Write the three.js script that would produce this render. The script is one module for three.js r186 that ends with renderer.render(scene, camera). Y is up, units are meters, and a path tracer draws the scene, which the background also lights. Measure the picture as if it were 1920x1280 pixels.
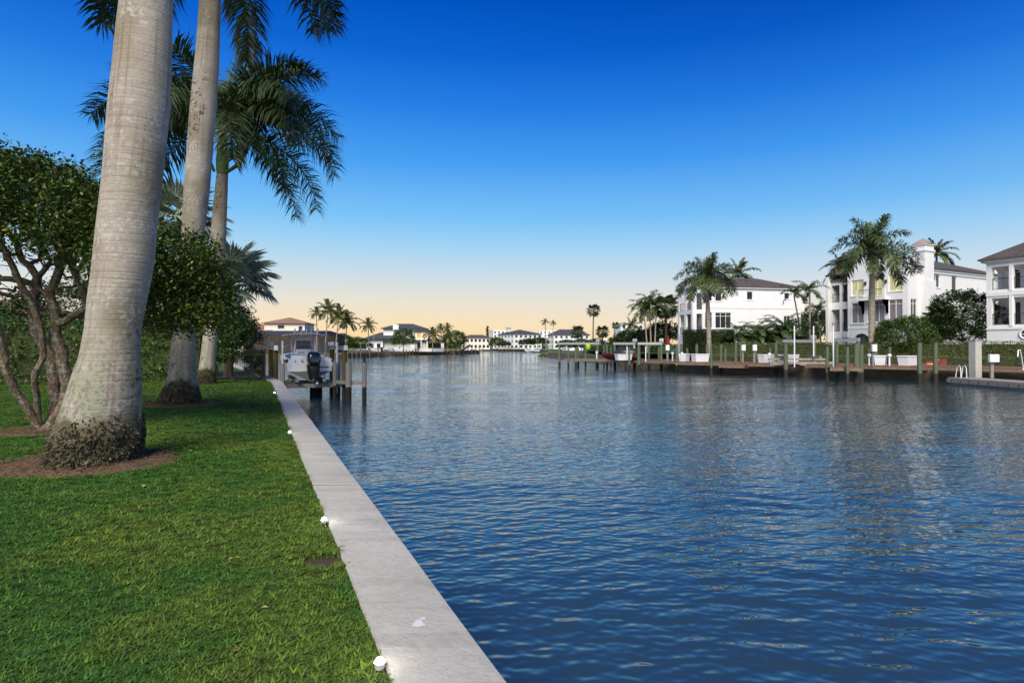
import * as THREE from 'three';
import { mergeGeometries, toCreasedNormals } from 'three/addons/utils/BufferGeometryUtils.js';
import { RoundedBoxGeometry } from 'three/addons/geometries/RoundedBoxGeometry.js';

// ---------------------------------------------------------------- camera, sky, sun, exposure
const F = 1067, EYE = 2.8, HOR = 650;             // lens in photo pixels, eye above the water, horizon row
const scene = new THREE.Scene();
const camera = new THREE.PerspectiveCamera(2 * Math.atan(640 / F) * 180 / Math.PI, 1.5, 0.1, 6000);
camera.position.set(0, EYE, 0);
camera.rotation.set(Math.atan(10 / F), 0, 0);
const renderer = new THREE.WebGLRenderer({ antialias: true });
renderer.setSize(1024, 682);
renderer.toneMapping = THREE.LinearToneMapping;
renderer.toneMappingExposure = 3.5;
renderer.shadowMap.enabled = true;
const SKY_GAIN = 1 / 3.5;
const lin = c => { c /= 255; return c <= 0.04045 ? c / 12.92 : Math.pow((c + 0.055) / 1.055, 2.4); };
{
  // twilight sky: elevation in degrees -> sRGB colour, towards the glow and away from it
  const warm = [[0, 253, 216, 158], [0.9, 253, 219, 164], [2.3, 251, 226, 186], [4.5, 234, 227, 211], [7.2, 202, 221, 232], [9.9, 164, 212, 244], [12.6, 124, 196, 248], [17.7, 74, 161, 243], [22.6, 40, 129, 230], [27.1, 13, 102, 213], [31.4, 2, 84, 194], [45, 0, 66, 158], [90, 0, 48, 120]];
  const cool = [[0, 242, 222, 196], [0.9, 242, 225, 201], [2.3, 238, 228, 212], [4.5, 224, 229, 229], [7.2, 194, 219, 238], [9.9, 154, 205, 244], [12.6, 112, 184, 244], [17.7, 62, 147, 236], [22.6, 30, 112, 216], [27.1, 9, 84, 190], [31.4, 2, 67, 168], [45, 1, 60, 144], [90, 1, 47, 114]];
  const at = (st, e) => { let i = 0; while (i < st.length - 2 && e > st[i + 1][0]) i++; const a = st[i], b = st[i + 1], t = Math.min(1, Math.max(0, (e - a[0]) / (b[0] - a[0]))); const k = t; return [1, 2, 3].map(j => lin(a[j]) * (1 - k) + lin(b[j]) * k); };
  const W = 1024, H = 1024, data = new Float32Array(W * H * 4);
  for (let j = 0; j < H; j++) {
    const el = ((j + 0.5) / H - 0.5) * 180;
    const cw = at(warm, Math.max(0, el)), cc = at(cool, Math.max(0, el));
    for (let i = 0; i < W; i++) {
      const a = ((i + 0.5) / W - 0.5) * 2 * Math.PI;            // atan2(z, x)
      let az = Math.atan2(Math.cos(a), -Math.sin(a)) * 180 / Math.PI;   // 0 ahead, + to the right
      let da = az + 14; if (da > 180) da -= 360; if (da < -180) da += 360;
      const w = Math.exp(-da * da / (2 * 27 * 27)), k = (j * W + i) * 4;
      for (let c = 0; c < 3; c++) data[k + c] = (cc[c] + (cw[c] - cc[c]) * w) * SKY_GAIN;
      data[k + 3] = 1;
    }
  }
  const sky = new THREE.DataTexture(data, W, H, THREE.RGBAFormat, THREE.FloatType);
  sky.mapping = THREE.EquirectangularReflectionMapping; sky.magFilter = THREE.LinearFilter; sky.minFilter = THREE.LinearFilter;
  sky.needsUpdate = true;
  scene.background = sky; scene.environment = sky;
}
const sun = new THREE.DirectionalLight(new THREE.Color(1, 0.92, 0.8), 1.5);
{
  const el = 42 * Math.PI / 180;
  sun.position.set(-0.12 * 100, Math.sin(el) * 100, Math.cos(el) * 100).add(new THREE.Vector3(0, 0, -30));
  sun.target.position.set(0, 0, -30);
  sun.castShadow = true; sun.shadow.radius = 70; sun.shadow.mapSize.set(4096, 4096);
  Object.assign(sun.shadow.camera, { left: -90, right: 90, top: 90, bottom: -90, near: 1, far: 400 });
  scene.add(sun, sun.target);
}

// ---------------------------------------------------------------- helpers
const rng = s => () => { s |= 0; s = s + 0x6D2B79F5 | 0; let t = Math.imul(s ^ s >>> 15, 1 | s); t = t + Math.imul(t ^ t >>> 7, 61 | t) ^ t; return ((t ^ t >>> 14) >>> 0) / 4294967296; };
const X = (px, d) => (px - 960) / F * d;                       // world x of a point at depth d
const Y = (py, d) => EYE - (py - HOR) / F * d;
const V = (x, y, d) => new THREE.Vector3(x, y, -d);
const taken = {};
const numbered = n => { const k = taken[n] = (taken[n] ?? -1) + 1; return k ? n + '_' + String(k).padStart(3, '0') : n; };
const shade = o => { o.castShadow = true; o.receiveShadow = true; return o; };
function tag(o, label, category, group) { o.userData.label = label; o.userData.category = category; if (group) o.userData.group = group; return o; }
function thing(name, label, category, x = 0, y = 0, d = 0, turn = 0, group) {
  const g = new THREE.Group(); g.name = numbered(name); g.position.set(x, y, -d); g.rotation.y = turn; scene.add(g);
  return tag(g, label, category, group);
}
function part(name, geo, mat, parent) { const m = shade(new THREE.Mesh(geo, mat)); m.name = name; parent.add(m); return m; }
function one(name, geo, mat, label, category, group) { const m = shade(new THREE.Mesh(geo, mat)); m.name = numbered(name); scene.add(m); return tag(m, label, category, group); }
function structure(name, geo, mat) { const m = shade(new THREE.Mesh(geo, mat)); m.name = numbered(name); m.userData.kind = 'structure'; scene.add(m); return m; }
function dup(root, label, x, y, d, turn = 0, s = 1, group) {
  const r = root.clone(); r.name = numbered(root.userData.base || root.name.replace(/_\d{3}$/, '')); r.userData = { ...root.userData, label }; if (group) r.userData.group = group;
  r.position.set(x, y, -d); r.rotation.y = turn; if (Array.isArray(s)) r.scale.set(...s); else r.scale.setScalar(s); scene.add(r); return r;
}
// value noise that repeats every p cells
const hash = (x, y, s) => { let h = Math.imul(x, 374761393) ^ Math.imul(y, 668265263) ^ Math.imul(s, 1442695041); h = Math.imul(h ^ h >>> 13, 1274126177); return ((h ^ h >>> 16) >>> 0) / 4294967296; };
function vn(x, y, px, py, s) {
  const xi = Math.floor(x), yi = Math.floor(y), fx = x - xi, fy = y - yi, u = fx * fx * (3 - 2 * fx), v = fy * fy * (3 - 2 * fy);
  const m = (a, p) => ((a % p) + p) % p, a0 = m(xi, px), a1 = m(xi + 1, px), b0 = m(yi, py), b1 = m(yi + 1, py);
  return (hash(a0, b0, s) * (1 - u) + hash(a1, b0, s) * u) * (1 - v) + (hash(a0, b1, s) * (1 - u) + hash(a1, b1, s) * u) * v;
}
function fbm(u, v, f, oct, s, fy = f) { let a = 0, w = 0.5, t = 0; for (let o = 0; o < oct; o++) { a += w * vn(u * f, v * fy, f, fy, s + o); t += w; w *= 0.5; f *= 2; fy *= 2; } return a / t; }
const sm = (a, b, x) => { const t = Math.min(1, Math.max(0, (x - a) / (b - a))); return t * t * (3 - 2 * t); };
function tex(w, h, fn, color = true, rx = 1, ry = 1) {          // fn(u, v) -> [r, g, b] linear 0..1, or a number
  const d = new Uint8Array(w * h * 4);
  const enc = c => { c = Math.min(1, Math.max(0, c)); return Math.round(255 * (color ? (c <= 0.0031308 ? c * 12.92 : 1.055 * Math.pow(c, 1 / 2.4) - 0.055) : c)); };
  for (let j = 0; j < h; j++) for (let i = 0; i < w; i++) {
    const c = fn((i + 0.5) / w, (j + 0.5) / h), k = (j * w + i) * 4;
    if (typeof c === 'number') d[k] = d[k + 1] = d[k + 2] = enc(c); else { d[k] = enc(c[0]); d[k + 1] = enc(c[1]); d[k + 2] = enc(c[2]); }
    d[k + 3] = 255;
  }
  const t = new THREE.DataTexture(d, w, h); t.wrapS = t.wrapT = THREE.RepeatWrapping; t.magFilter = THREE.LinearFilter; t.minFilter = THREE.LinearMipmapLinearFilter; t.generateMipmaps = true;
  if (color) t.colorSpace = THREE.SRGBColorSpace; t.repeat.set(rx, ry); t.needsUpdate = true; return t;
}
const mixc = (a, b, t) => [a[0] + (b[0] - a[0]) * t, a[1] + (b[1] - a[1]) * t, a[2] + (b[2] - a[2]) * t];
const col = (r, g, b) => new THREE.Color().setRGB(r, g, b);
const std = (r, g, b, rough = 0.8, o = {}) => new THREE.MeshStandardMaterial({ color: col(r, g, b), roughness: rough, ...o });
// mesh builder
class MB {
  constructor() { this.p = []; this.i = []; this.c = []; this.u = []; }
  v(x, y, z, c, u = 0, w = 0) { this.p.push(x, y, z); if (c) this.c.push(c[0], c[1], c[2]); this.u.push(u, w); return this.p.length / 3 - 1; }
  t(a, b, c) { this.i.push(a, b, c); }
  q(a, b, c, d) { this.i.push(a, b, c, a, c, d); }
  box(x0, y0, z0, x1, y1, z1) {
    const b = this.p.length / 3, F6 = [[[x0, y0, z1], [x1, y0, z1], [x1, y1, z1], [x0, y1, z1]], [[x1, y0, z0], [x0, y0, z0], [x0, y1, z0], [x1, y1, z0]], [[x0, y0, z0], [x0, y0, z1], [x0, y1, z1], [x0, y1, z0]], [[x1, y0, z1], [x1, y0, z0], [x1, y1, z0], [x1, y1, z1]], [[x0, y1, z1], [x1, y1, z1], [x1, y1, z0], [x0, y1, z0]], [[x0, y0, z0], [x1, y0, z0], [x1, y0, z1], [x0, y0, z1]]];
    F6.forEach((f, k) => { const s = f.map(([x, y, z]) => this.v(x, y, z, null, k < 2 ? x : k < 4 ? z : x, k < 4 ? y : z)); this.q(...s); });
    return this;
  }
  tube(pts, radii, sides = 6, cap = true, vscale = 1) {         // swept round tube with a radius at each point
    const n = pts.length; let up = new THREE.Vector3(0, 0, 1), T = new THREE.Vector3(), N = new THREE.Vector3(), B = new THREE.Vector3(), len = 0; const rows = [];
    for (let k = 0; k < n; k++) {
      T.subVectors(pts[Math.min(n - 1, k + 1)], pts[Math.max(0, k - 1)]).normalize();
      if (Math.abs(T.dot(up)) > 0.95) up.set(1, 0, 0.2).normalize();
      N.copy(up).addScaledVector(T, -up.dot(T)).normalize(); B.crossVectors(T, N); up.copy(N);
      if (k) len += pts[k].distanceTo(pts[k - 1]);
      const row = [];
      for (let s = 0; s <= sides; s++) { const a = s / sides * Math.PI * 2, c = Math.cos(a) * radii[k], e = Math.sin(a) * radii[k]; row.push(this.v(pts[k].x + N.x * c + B.x * e, pts[k].y + N.y * c + B.y * e, pts[k].z + N.z * c + B.z * e, null, s / sides, len * vscale)); }
      rows.push(row);
    }
    for (let k = 0; k + 1 < n; k++) for (let s = 0; s < sides; s++) this.q(rows[k][s], rows[k][s + 1], rows[k + 1][s + 1], rows[k + 1][s]);
    if (cap) for (const [row, f] of [[rows[0], 1], [rows[n - 1], 0]]) for (let s = 1; s + 1 < sides; s++) f ? this.t(row[0], row[s + 1], row[s]) : this.t(row[0], row[s], row[s + 1]);
    return this;
  }
  bar(a, b, r, sides = 6) { return this.tube([a, b], [r, r], sides); }
  geo(flat) {
    const g = new THREE.BufferGeometry(); g.setAttribute('position', new THREE.Float32BufferAttribute(this.p, 3)); g.setAttribute('uv', new THREE.Float32BufferAttribute(this.u, 2));
    if (this.c.length === this.p.length && this.c.length) g.setAttribute('color', new THREE.Float32BufferAttribute(this.c, 3));
    g.setIndex(this.i); if (flat) { const f = toCreasedNormals(g, flat); return f; } g.computeVertexNormals(); return g;
  }
}
const boxG = (x0, y0, z0, x1, y1, z1) => new MB().box(x0, y0, z0, x1, y1, z1).geo();
const rbox = (x0, y0, z0, x1, y1, z1, r = 0.02) => { const g = new RoundedBoxGeometry(x1 - x0, y1 - y0, z1 - z0, 1, Math.min(r, (x1 - x0) / 2.1, (y1 - y0) / 2.1, (z1 - z0) / 2.1)); g.translate((x0 + x1) / 2, (y0 + y1) / 2, (z0 + z1) / 2); return g; };
const cyl = (x, y0, z, y1, r0, r1 = r0, s = 10) => { const g = new THREE.CylinderGeometry(r1, r0, y1 - y0, s); g.translate(x, (y0 + y1) / 2, z); return g; };
const v3 = (x, y, z) => new THREE.Vector3(x, y, z);

// ---------------------------------------------------------------- materials
const stuccoBump = tex(256, 256, (u, v) => 0.5 * fbm(u, v, 32, 3, 3) + 0.5 * fbm(u, v, 6, 2, 9), false);
const stucco = (r, g, b, o = {}) => {
  const map = tex(256, 256, (u, v) => { const n = fbm(u, v, 4, 4, 21), st = sm(0.62, 0.8, fbm(u, v, 24, 2, 5, 3)); const k = 0.95 + 0.08 * n - 0.025 * st; return [r * k, g * k, b * k]; }, true, 0.2, 0.2);
  const bump = stuccoBump.clone(); bump.repeat.set(0.5, 0.5);
  return new THREE.MeshStandardMaterial({ map, bumpMap: bump, bumpScale: 0.004, roughness: 0.85, ...o });
};
const M = {
  white: stucco(0.80, 0.80, 0.79), trim: std(0.82, 0.82, 0.80, 0.6), cream: stucco(0.78, 0.70, 0.56), paint: std(0.8, 0.81, 0.82, 0.35), gelcoat: new THREE.MeshPhysicalMaterial({ color: col(0.78, 0.8, 0.82), roughness: 0.25, clearcoat: 0.6, clearcoatRoughness: 0.1 }),
  glass: new THREE.MeshPhysicalMaterial({ color: col(0.03, 0.035, 0.045), roughness: 0.04, metalness: 0, ior: 1.5, specularIntensity: 1 }),
  yellowGlowPane: new THREE.MeshPhysicalMaterial({ color: col(0.62, 0.60, 0.27), roughness: 0.5, clearcoat: 1, clearcoatRoughness: 0.03 }),  // yellow sky glow on the upper panes, painted as base colour
  curtain: new THREE.MeshPhysicalMaterial({ color: col(0.20, 0.17, 0.20), roughness: 0.6, clearcoat: 1, clearcoatRoughness: 0.03 }),
  dark: std(0.02, 0.02, 0.022, 0.7), black: std(0.012, 0.012, 0.013, 0.45), alu: std(0.68, 0.69, 0.7, 0.4, { metalness: 0.35 }), iron: std(0.05, 0.045, 0.04, 0.5, { metalness: 0.5 }),
  galv: std(0.42, 0.43, 0.43, 0.55, { metalness: 0.5 }), rubber: std(0.02, 0.02, 0.02, 0.8), red: std(0.32, 0.012, 0.015, 0.8), lime: std(0.34, 0.52, 0.02, 0.7), brick: std(0.22, 0.07, 0.045, 0.85),
};
const roofTex = (a, b) => { const map = tex(512, 512, (u, v) => { const row = Math.floor(v * 24), t = hash(Math.floor(u * 30 + (row % 2) * 0.5), row, 4), n = fbm(u, v, 8, 3, 2); return mixc(a, b, Math.min(1, 0.55 * t + 0.5 * n)); }, true, 0.14, 0.14);
  const bump = tex(512, 512, (u, v) => { const r = v * 24 % 1, c = (u * 30 + (Math.floor(v * 24) % 2) * 0.5) % 1; return 0.7 * (1 - r) + 0.3 * Math.sin(c * Math.PI); }, false, 0.14, 0.14);
  return new THREE.MeshStandardMaterial({ map, bumpMap: bump, bumpScale: 0.05, roughness: 0.85 }); };
M.roofDark = roofTex([0.05, 0.042, 0.04], [0.12, 0.095, 0.085]); M.roofTan = roofTex([0.20, 0.10, 0.06], [0.36, 0.22, 0.15]); M.roofSlate = roofTex([0.035, 0.037, 0.05], [0.075, 0.078, 0.1]);
const woodTex = (a, b, s) => new THREE.MeshStandardMaterial({ map: tex(256, 512, (u, v) => mixc(a, b, Math.min(1, Math.max(0, 0.6 * fbm(u, v, 24, 3, s, 3) + 0.6 * fbm(u, v, 4, 3, s + 7) - 0.1))), true, 1, 0.6), bumpMap: tex(256, 256, (u, v) => fbm(u, v, 40, 2, s, 3), false, 1, 0.6), bumpScale: 0.008, roughness: 0.9 });
M.wood = woodTex([0.10, 0.07, 0.05], [0.30, 0.23, 0.17], 3); M.woodGrey = woodTex([0.16, 0.14, 0.12], [0.42, 0.38, 0.33], 13); M.woodRed = woodTex([0.13, 0.05, 0.03], [0.26, 0.12, 0.08], 23);
M.pileGreen = woodTex([0.045, 0.065, 0.04], [0.13, 0.165, 0.10], 33); M.pileBrown = woodTex([0.07, 0.055, 0.035], [0.2, 0.16, 0.1], 43); M.pileWet = woodTex([0.008, 0.008, 0.007], [0.035, 0.03, 0.024], 53); M.pileOlive = woodTex([0.07, 0.06, 0.025], [0.17, 0.14, 0.06], 63);
{
  const map = tex(1024, 1024, (u, v) => { const n = fbm(u, v, 5, 5, 71), f = fbm(u, v, 90, 3, 72), w = sm(0.62, 0.78, fbm(u, v, 9, 4, 73)), d = sm(0.6, 0.75, fbm(u, v, 40, 2, 78, 5)), sp = hash(Math.floor(u * 420), Math.floor(v * 420), 3) > 0.985 ? 0.75 : 1; let c = mixc([0.39, 0.37, 0.315], [0.51, 0.49, 0.43], n); c = mixc(c, [0.56, 0.54, 0.51], w * 0.5); c = mixc(c, [0.31, 0.29, 0.25], d * 0.3); const k = (0.88 + 0.24 * f) * sp; return [c[0] * k, c[1] * k, c[2] * k]; }, true, 0.28, 0.28);
  const bump = tex(512, 512, (u, v) => 0.6 * fbm(u, v, 120, 2, 75) + 0.4 * fbm(u, v, 14, 3, 76), false, 0.5, 0.5);
  M.concrete = new THREE.MeshStandardMaterial({ map, bumpMap: bump, bumpScale: 0.003, roughness: 0.82 });
  const wall = tex(512, 512, (u, v) => { const n = fbm(u, v, 6, 4, 81), f = fbm(u, v, 60, 2, 82); const c = mixc([0.08, 0.063, 0.046], [0.23, 0.18, 0.125], n); return c.map(q => q * (0.8 + 0.4 * f)); }, true, 0.15, 0.3);
  M.seawallTan = std(0.34, 0.23, 0.13, 0.9);
  M.seawall = new THREE.MeshStandardMaterial({ map: wall, roughness: 0.9 });
  const turf = tex(512, 512, (u, v) => { const n = fbm(u, v, 6, 5, 91), f = fbm(u, v, 120, 2, 92); const c = mixc([0.03, 0.062, 0.009], [0.07, 0.125, 0.016], n); return c.map(q => q * (0.5 + f)); }, true, 0.25, 0.25);
  M.turf = new THREE.MeshStandardMaterial({ map: turf, bumpMap: tex(512, 512, (u, v) => fbm(u, v, 100, 2, 93), false, 0.5, 0.5), bumpScale: 0.03, roughness: 1 });
  const mulch = tex(512, 512, (u, v) => { const f = fbm(u, v, 90, 2, 95, 40), n = fbm(u, v, 8, 4, 96); return mixc([0.05, 0.03, 0.016], [0.21, 0.13, 0.068], Math.min(1, 0.75 * f + 0.4 * n - 0.1)); }, true, 0.7, 0.7);
  M.mulch = new THREE.MeshStandardMaterial({ map: mulch, bumpMap: tex(512, 512, (u, v) => fbm(u, v, 90, 2, 95, 40), false, 0.7, 0.7), bumpScale: 0.03, roughness: 1 });
  M.paving = new THREE.MeshStandardMaterial({ map: tex(256, 256, (u, v) => mixc([0.14, 0.06, 0.045], [0.26, 0.12, 0.09], fbm(u, v, 20, 3, 97)), true, 0.3, 0.3), roughness: 0.9 });
  M.soil = new THREE.MeshStandardMaterial({ map: tex(256, 256, (u, v) => mixc([0.02, 0.015, 0.01], [0.07, 0.05, 0.03], fbm(u, v, 40, 3, 98)), true, 0.5, 0.5), roughness: 1 });
}
const leafMat = (r, g, b, rough = 0.55, o = {}) => new THREE.MeshStandardMaterial({ color: col(r, g, b), roughness: rough, vertexColors: true, side: THREE.DoubleSide, ...o });
M.leaf = leafMat(1, 1, 1, 0.5); M.frond = leafMat(1, 1, 1, 0.5); M.bark = woodTex([0.05, 0.038, 0.025], [0.19, 0.15, 0.105], 83);
M.barkLichen = new THREE.MeshStandardMaterial({ map: tex(512, 512, (u, v) => { const n = fbm(u, v, 10, 4, 111), l = sm(0.55, 0.66, fbm(u, v, 12, 4, 113)); let c = mixc([0.045, 0.032, 0.02], [0.18, 0.125, 0.075], n); c = mixc(c, [0.26, 0.28, 0.21], l * 0.6); return c; }, true, 1, 1), bumpMap: tex(256, 256, (u, v) => fbm(u, v, 20, 3, 112), false, 1, 1), bumpScale: 0.02, roughness: 0.95 });

// ---------------------------------------------------------------- the setting: water, land, seawalls
const WX = d => 1.21 - 0.45 * d;                                // water edge of the near seawall cap
{
  const lines = (near0, near1, step, lo, hi, gr) => { const a = [near0]; while (a[a.length - 1] < near1) a.push(a[a.length - 1] + step(a[a.length - 1])); let s = step(near1); while (a[a.length - 1] < hi) { s *= s > 4 ? 1.4 : gr; a.push(a[a.length - 1] + s); } s = step(near0); while (a[0] > lo) { s *= s > 4 ? 1.5 : gr + 0.06; a.unshift(a[0] - s); } return a; };
  const xs = lines(-15, 46, () => 0.125, -2500, 2500, 1.055), ds = lines(1, 62, d => 0.075 + 0.0038 * d, -120, 4500, 1.03);
  const r = rng(7), waves = [];
  for (let k = 0; k < 52; k++) {
    const L = 0.24 * Math.pow(2.9, Math.pow(r(), 1.2)), dir = (r() + r() + r() - 1.5) * 0.6 + (k % 7 === 0 ? 0.6 : -0.16), kk = 2 * Math.PI / L;   // 0 runs straight away from the lawn
    waves.push({ kx: Math.sin(dir) * kk, kd: Math.cos(dir) * kk, a: 0.0125 / kk, ph: r() * 6.283, L });
  }
  for (let k = 0; k < 16; k++) { const L = 1.5 * Math.pow(3.4, r()), dir = (r() + r() - 1) * 0.8 - 0.1, kk = 2 * Math.PI / L; waves.push({ kx: Math.sin(dir) * kk, kd: Math.cos(dir) * kk, a: 0.0055 / kk, ph: r() * 6.283, L }); }
  const b = new MB(), nx = xs.length, nd = ds.length;
  const gap = (a, k) => Math.max(a[Math.min(a.length - 1, k + 1)] - a[k], a[k] - a[Math.max(0, k - 1)]);
  for (let j = 0; j < nd; j++) for (let i = 0; i < nx; i++) {
    const x = xs[i], d = ds[j], gx = gap(xs, i), gd = gap(ds, j), sp = Math.max(gx, gd); let y = 0;
    if (sp < 2) { const chop = 0.25 + 1.9 * sm(0.3, 0.75, fbm(x / 90 + 0.5, d / 90 + 0.3, 8, 4, 5, 15)) + 0.6 * sm(0.40, 0.62, fbm(x / 90 + 0.2, d / 90 + 0.6, 4, 3, 25, 6)) * sm(0, 9, x + 1); for (const w of waves) { const f = sm(2.4, 4.4, w.L / (Math.abs(w.kx) * gx + Math.abs(w.kd) * gd) * Math.hypot(w.kx, w.kd)); if (f > 0) { const s = Math.sin(w.kx * x + w.kd * d + w.ph); y += f * w.a * (s + 0.25 * s * s); } } y *= chop; }
    b.v(x, y, -d, null, x, d);
  }
  for (let j = 0; j + 1 < nd; j++) for (let i = 0; i + 1 < nx; i++) { const a = j * nx + i; b.q(a, a + 1, a + nx + 1, a + nx); }
  const r2 = rng(17), T = 11, comps = [];
  for (let k = 0; k < 48; k++) { const L = 0.09 * Math.pow(6, r2()), dir = (r2() + r2() - 1) * 1.15 - 0.1, n = Math.round(T / L * Math.cos(dir)), m = Math.round(T / L * Math.sin(dir)); comps.push([m * 6.2832, n * 6.2832, r2() * 6.283, Math.pow(L, 0.95)]); }
  let tot = 0; for (const c of comps) tot += c[3] * c[3]; tot = Math.sqrt(tot);
  const bump = tex(1024, 1024, (u, v) => { let a = 0; for (const c of comps) a += c[3] * Math.sin(c[0] * u + c[1] * v + c[2]); return 0.5 + a / tot * 0.16; }, false, 1 / T, 1 / T);
  const water = new THREE.MeshPhysicalMaterial({ color: col(0.021, 0.046, 0.058), roughness: 0.04, ior: 1.85, bumpMap: bump, bumpScale: 0.025 });
  structure('canal_water', b.geo(), water);
}
const shapeG = (pts, y) => { const g = new THREE.ShapeGeometry(new THREE.Shape(pts.map(p => new THREE.Vector2(p[0], p[1])))); g.rotateX(-Math.PI / 2); g.translate(0, y, 0); return g; };
function offset(pts, o) {                                       // polyline moved sideways; + is to the right of its direction in (x, d)
  return pts.map((p, k) => { const a = pts[Math.max(0, k - 1)], c = pts[Math.min(pts.length - 1, k + 1)]; let nx = c[1] - a[1], nd = -(c[0] - a[0]); const l = Math.hypot(nx, nd); return [p[0] + nx / l * o, p[1] + nd / l * o]; });
}
function ribbonG(pts, o0, o1, y0, y1) {                         // a band with thickness along a polyline
  const A = offset(pts, o0), B = offset(pts, o1), b = new MB(); let len = 0; const w = o1 - o0;
  for (let k = 0; k + 1 < pts.length; k++) {
    const l = Math.hypot(A[k + 1][0] - A[k][0], A[k + 1][1] - A[k][1]), q = (p, e, y0_, p2, e2, y1_) => 0;
    const face = (P, u) => b.q(...P.map(([c, y], n) => b.v(c[0], y, -c[1], null, u[n][0], u[n][1])));
    face([[A[k], y1], [A[k + 1], y1], [B[k + 1], y1], [B[k], y1]], [[len, 0], [len + l, 0], [len + l, w], [len, w]]);
    face([[A[k], y0], [A[k + 1], y0], [A[k + 1], y1], [A[k], y1]], [[len, y0], [len + l, y0], [len + l, y1], [len, y1]]);
    face([[B[k + 1], y0], [B[k], y0], [B[k], y1], [B[k + 1], y1]], [[len + l, y0], [len, y0], [len, y1], [len + l, y1]]);
    len += l;
  }
  const e = [0, pts.length - 1]; for (const k of e) b.q(...[[A[k], y0], [B[k], y0], [B[k], y1], [A[k], y1]].map(([c, y]) => b.v(c[0], y, -c[1], null, c[0], y)));
  return b.geo(0.5);
}
const nearWall = [[WX(-14), -14], [WX(26), 26], [-12.2, 29.2], [-15, 34.2], [-19.3, 41.5], [-30, 60]];
const farLeft = [[-300, 92], [-62, 112], [-47, 137], [-42.5, 150], [-33, 199], [-22, 213], [-14, 236], [-15, 262], [-30, 300], [-900, 320]];
const farShore = [[-900, 450], [-27, 446], [10, 335], [16, 275], [14, 205], [10, 152]];
const rightShore = [[10, 152], [16, 107], [17, 74], [20, 63], [27.6, 56.5], [31, 51.5], [36, 47.5], [42.5, 39], [62, 14], [70, -20]];
structure('lawn', shapeG([...offset(nearWall, -0.5), [-60, 78], [-320, 86], [-320, -14]], 1.165), M.turf);
structure('far_bank_lawn', shapeG([...farLeft], 1.15), M.turf);
structure('far_bank_ground', shapeG([...farShore, ...rightShore.slice(1), [2000, -20], [2000, 4200], [-2600, 4200], [-2600, 450]], 1.15), M.turf);
structure('far_bank_seawall', ribbonG(farLeft, -0.5, 0.25, -0.6, 1.3), M.seawallTan);
structure('far_shore_seawall', ribbonG(farShore, -0.25, 0.5, -0.6, 1.25), M.seawall);
structure('opposite_seawall', ribbonG(rightShore, -0.3, 0.45, -0.6, 1.22), M.seawall);
// paved walk and raised terrace behind the opposite seawall (inland is to the left of the direction of travel: negative)
const shoreR = rightShore.slice(2, 9);
structure('brick_walk', ribbonG(shoreR, -3.6, -0.31, 0.9, 1.19), M.paving);
{
  const s = shoreR.slice(1), a = offset(s, -5.0);
  structure('house_terrace', shapeG([...a, [120, 30], [120, 140], [18, 140], [17, 80]], 1.9), M.turf);
  structure('terrace_wall', ribbonG(s, -5.1, -4.8, 0.9, 1.95), M.seawall);
}
// near seawall: a concrete wall with a cap poured in long slabs
{
  const U = v3(-0.45, 0, -1).normalize(), wall = structure('seawall', ribbonG(nearWall, -0.44, -0.08, -1, 1.0), M.concrete);
  const joints = [-14, 6.62, 18.4, 25.96];
  for (let k = 0; k + 1 < joints.length; k++) {
    const d0 = joints[k] + 0.023, d1 = joints[k + 1] - 0.023, n = 40, b = new MB();
    const prof = [[-0.5, 0.95], [-0.5, 1.188], [-0.488, 1.2], [-0.014, 1.2], [-0.004, 1.196], [0, 1.186], [0, 0.95]], r = rng(k + 3); const rows = [];
    for (let i = 0; i <= n; i++) { const d = d0 + (d1 - d0) * i / n, j = (r() - 0.5) * 0.006; rows.push(prof.map(([t, y], q) => b.v(WX(d) + (t + (q > 3 ? j : q < 3 ? j * 1.5 : 0)) * 1.0966, y, -d - 0, null, d * 1.0966, q < 2 ? y : q > 4 ? 1.2 - y : t))); }
    for (let i = 0; i < n; i++) for (let q = 0; q + 1 < prof.length; q++) b.q(rows[i][q], rows[i + 1][q], rows[i + 1][q + 1], rows[i][q + 1]);
    for (const [row, f] of [[rows[0], 0], [rows[n], 1]]) for (let q = 1; q + 1 < prof.length; q++) b.t(row[0], row[q + f], row[q + 1 - f]);
    part('cap_slab', b.geo(0.6), M.concrete, wall);
  }
  part('cap_slab', ribbonG(nearWall.slice(1), -0.5, 0, 0.95, 1.2), M.concrete, wall);
  for (const d of joints.slice(1, -1)) { const b = new MB(), P = [[-0.496, -0.0225], [-0.004, -0.0225], [-0.004, 0.0225], [-0.496, 0.0225]], up = P.map(([t, e]) => b.v(WX(d + e) + t * 1.0966, 1.193, -(d + e))), dn = P.map(([t, e]) => b.v(WX(d + e) + t * 1.0966, 0.96, -(d + e))); b.q(...up); for (let k = 0; k < 4; k++) b.q(dn[k], dn[(k + 1) % 4], up[(k + 1) % 4], up[k]); part('joint_sealant', b.geo(0.5), M.rubber, wall); }
  const splash = (d, t, w, seed) => { const b = new MB(), cx = WX(d) + t * 1.0966, c = b.v(cx, 1.204, -d), rg = []; for (let k = 0; k < 26; k++) { const a = k / 26 * 6.2832, q = w * (0.25 + 0.6 * fbm(k / 26, 0.4, 7, 3, seed) + 0.7 * hash(k, 1, seed)); rg.push(b.v(cx + Math.cos(a) * q * 0.75, 1.204, -d - Math.sin(a) * q)); } for (let k = 0; k < 26; k++) b.t(c, rg[k], rg[(k + 1) % 26]); part('paint_splash', b.geo(), M.splash, wall); };
  M.splash = std(0.62, 0.62, 0.64, 0.7); splash(3.3, -0.24, 0.05, 4); splash(3.36, -0.2, 0.022, 9);
}

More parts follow.
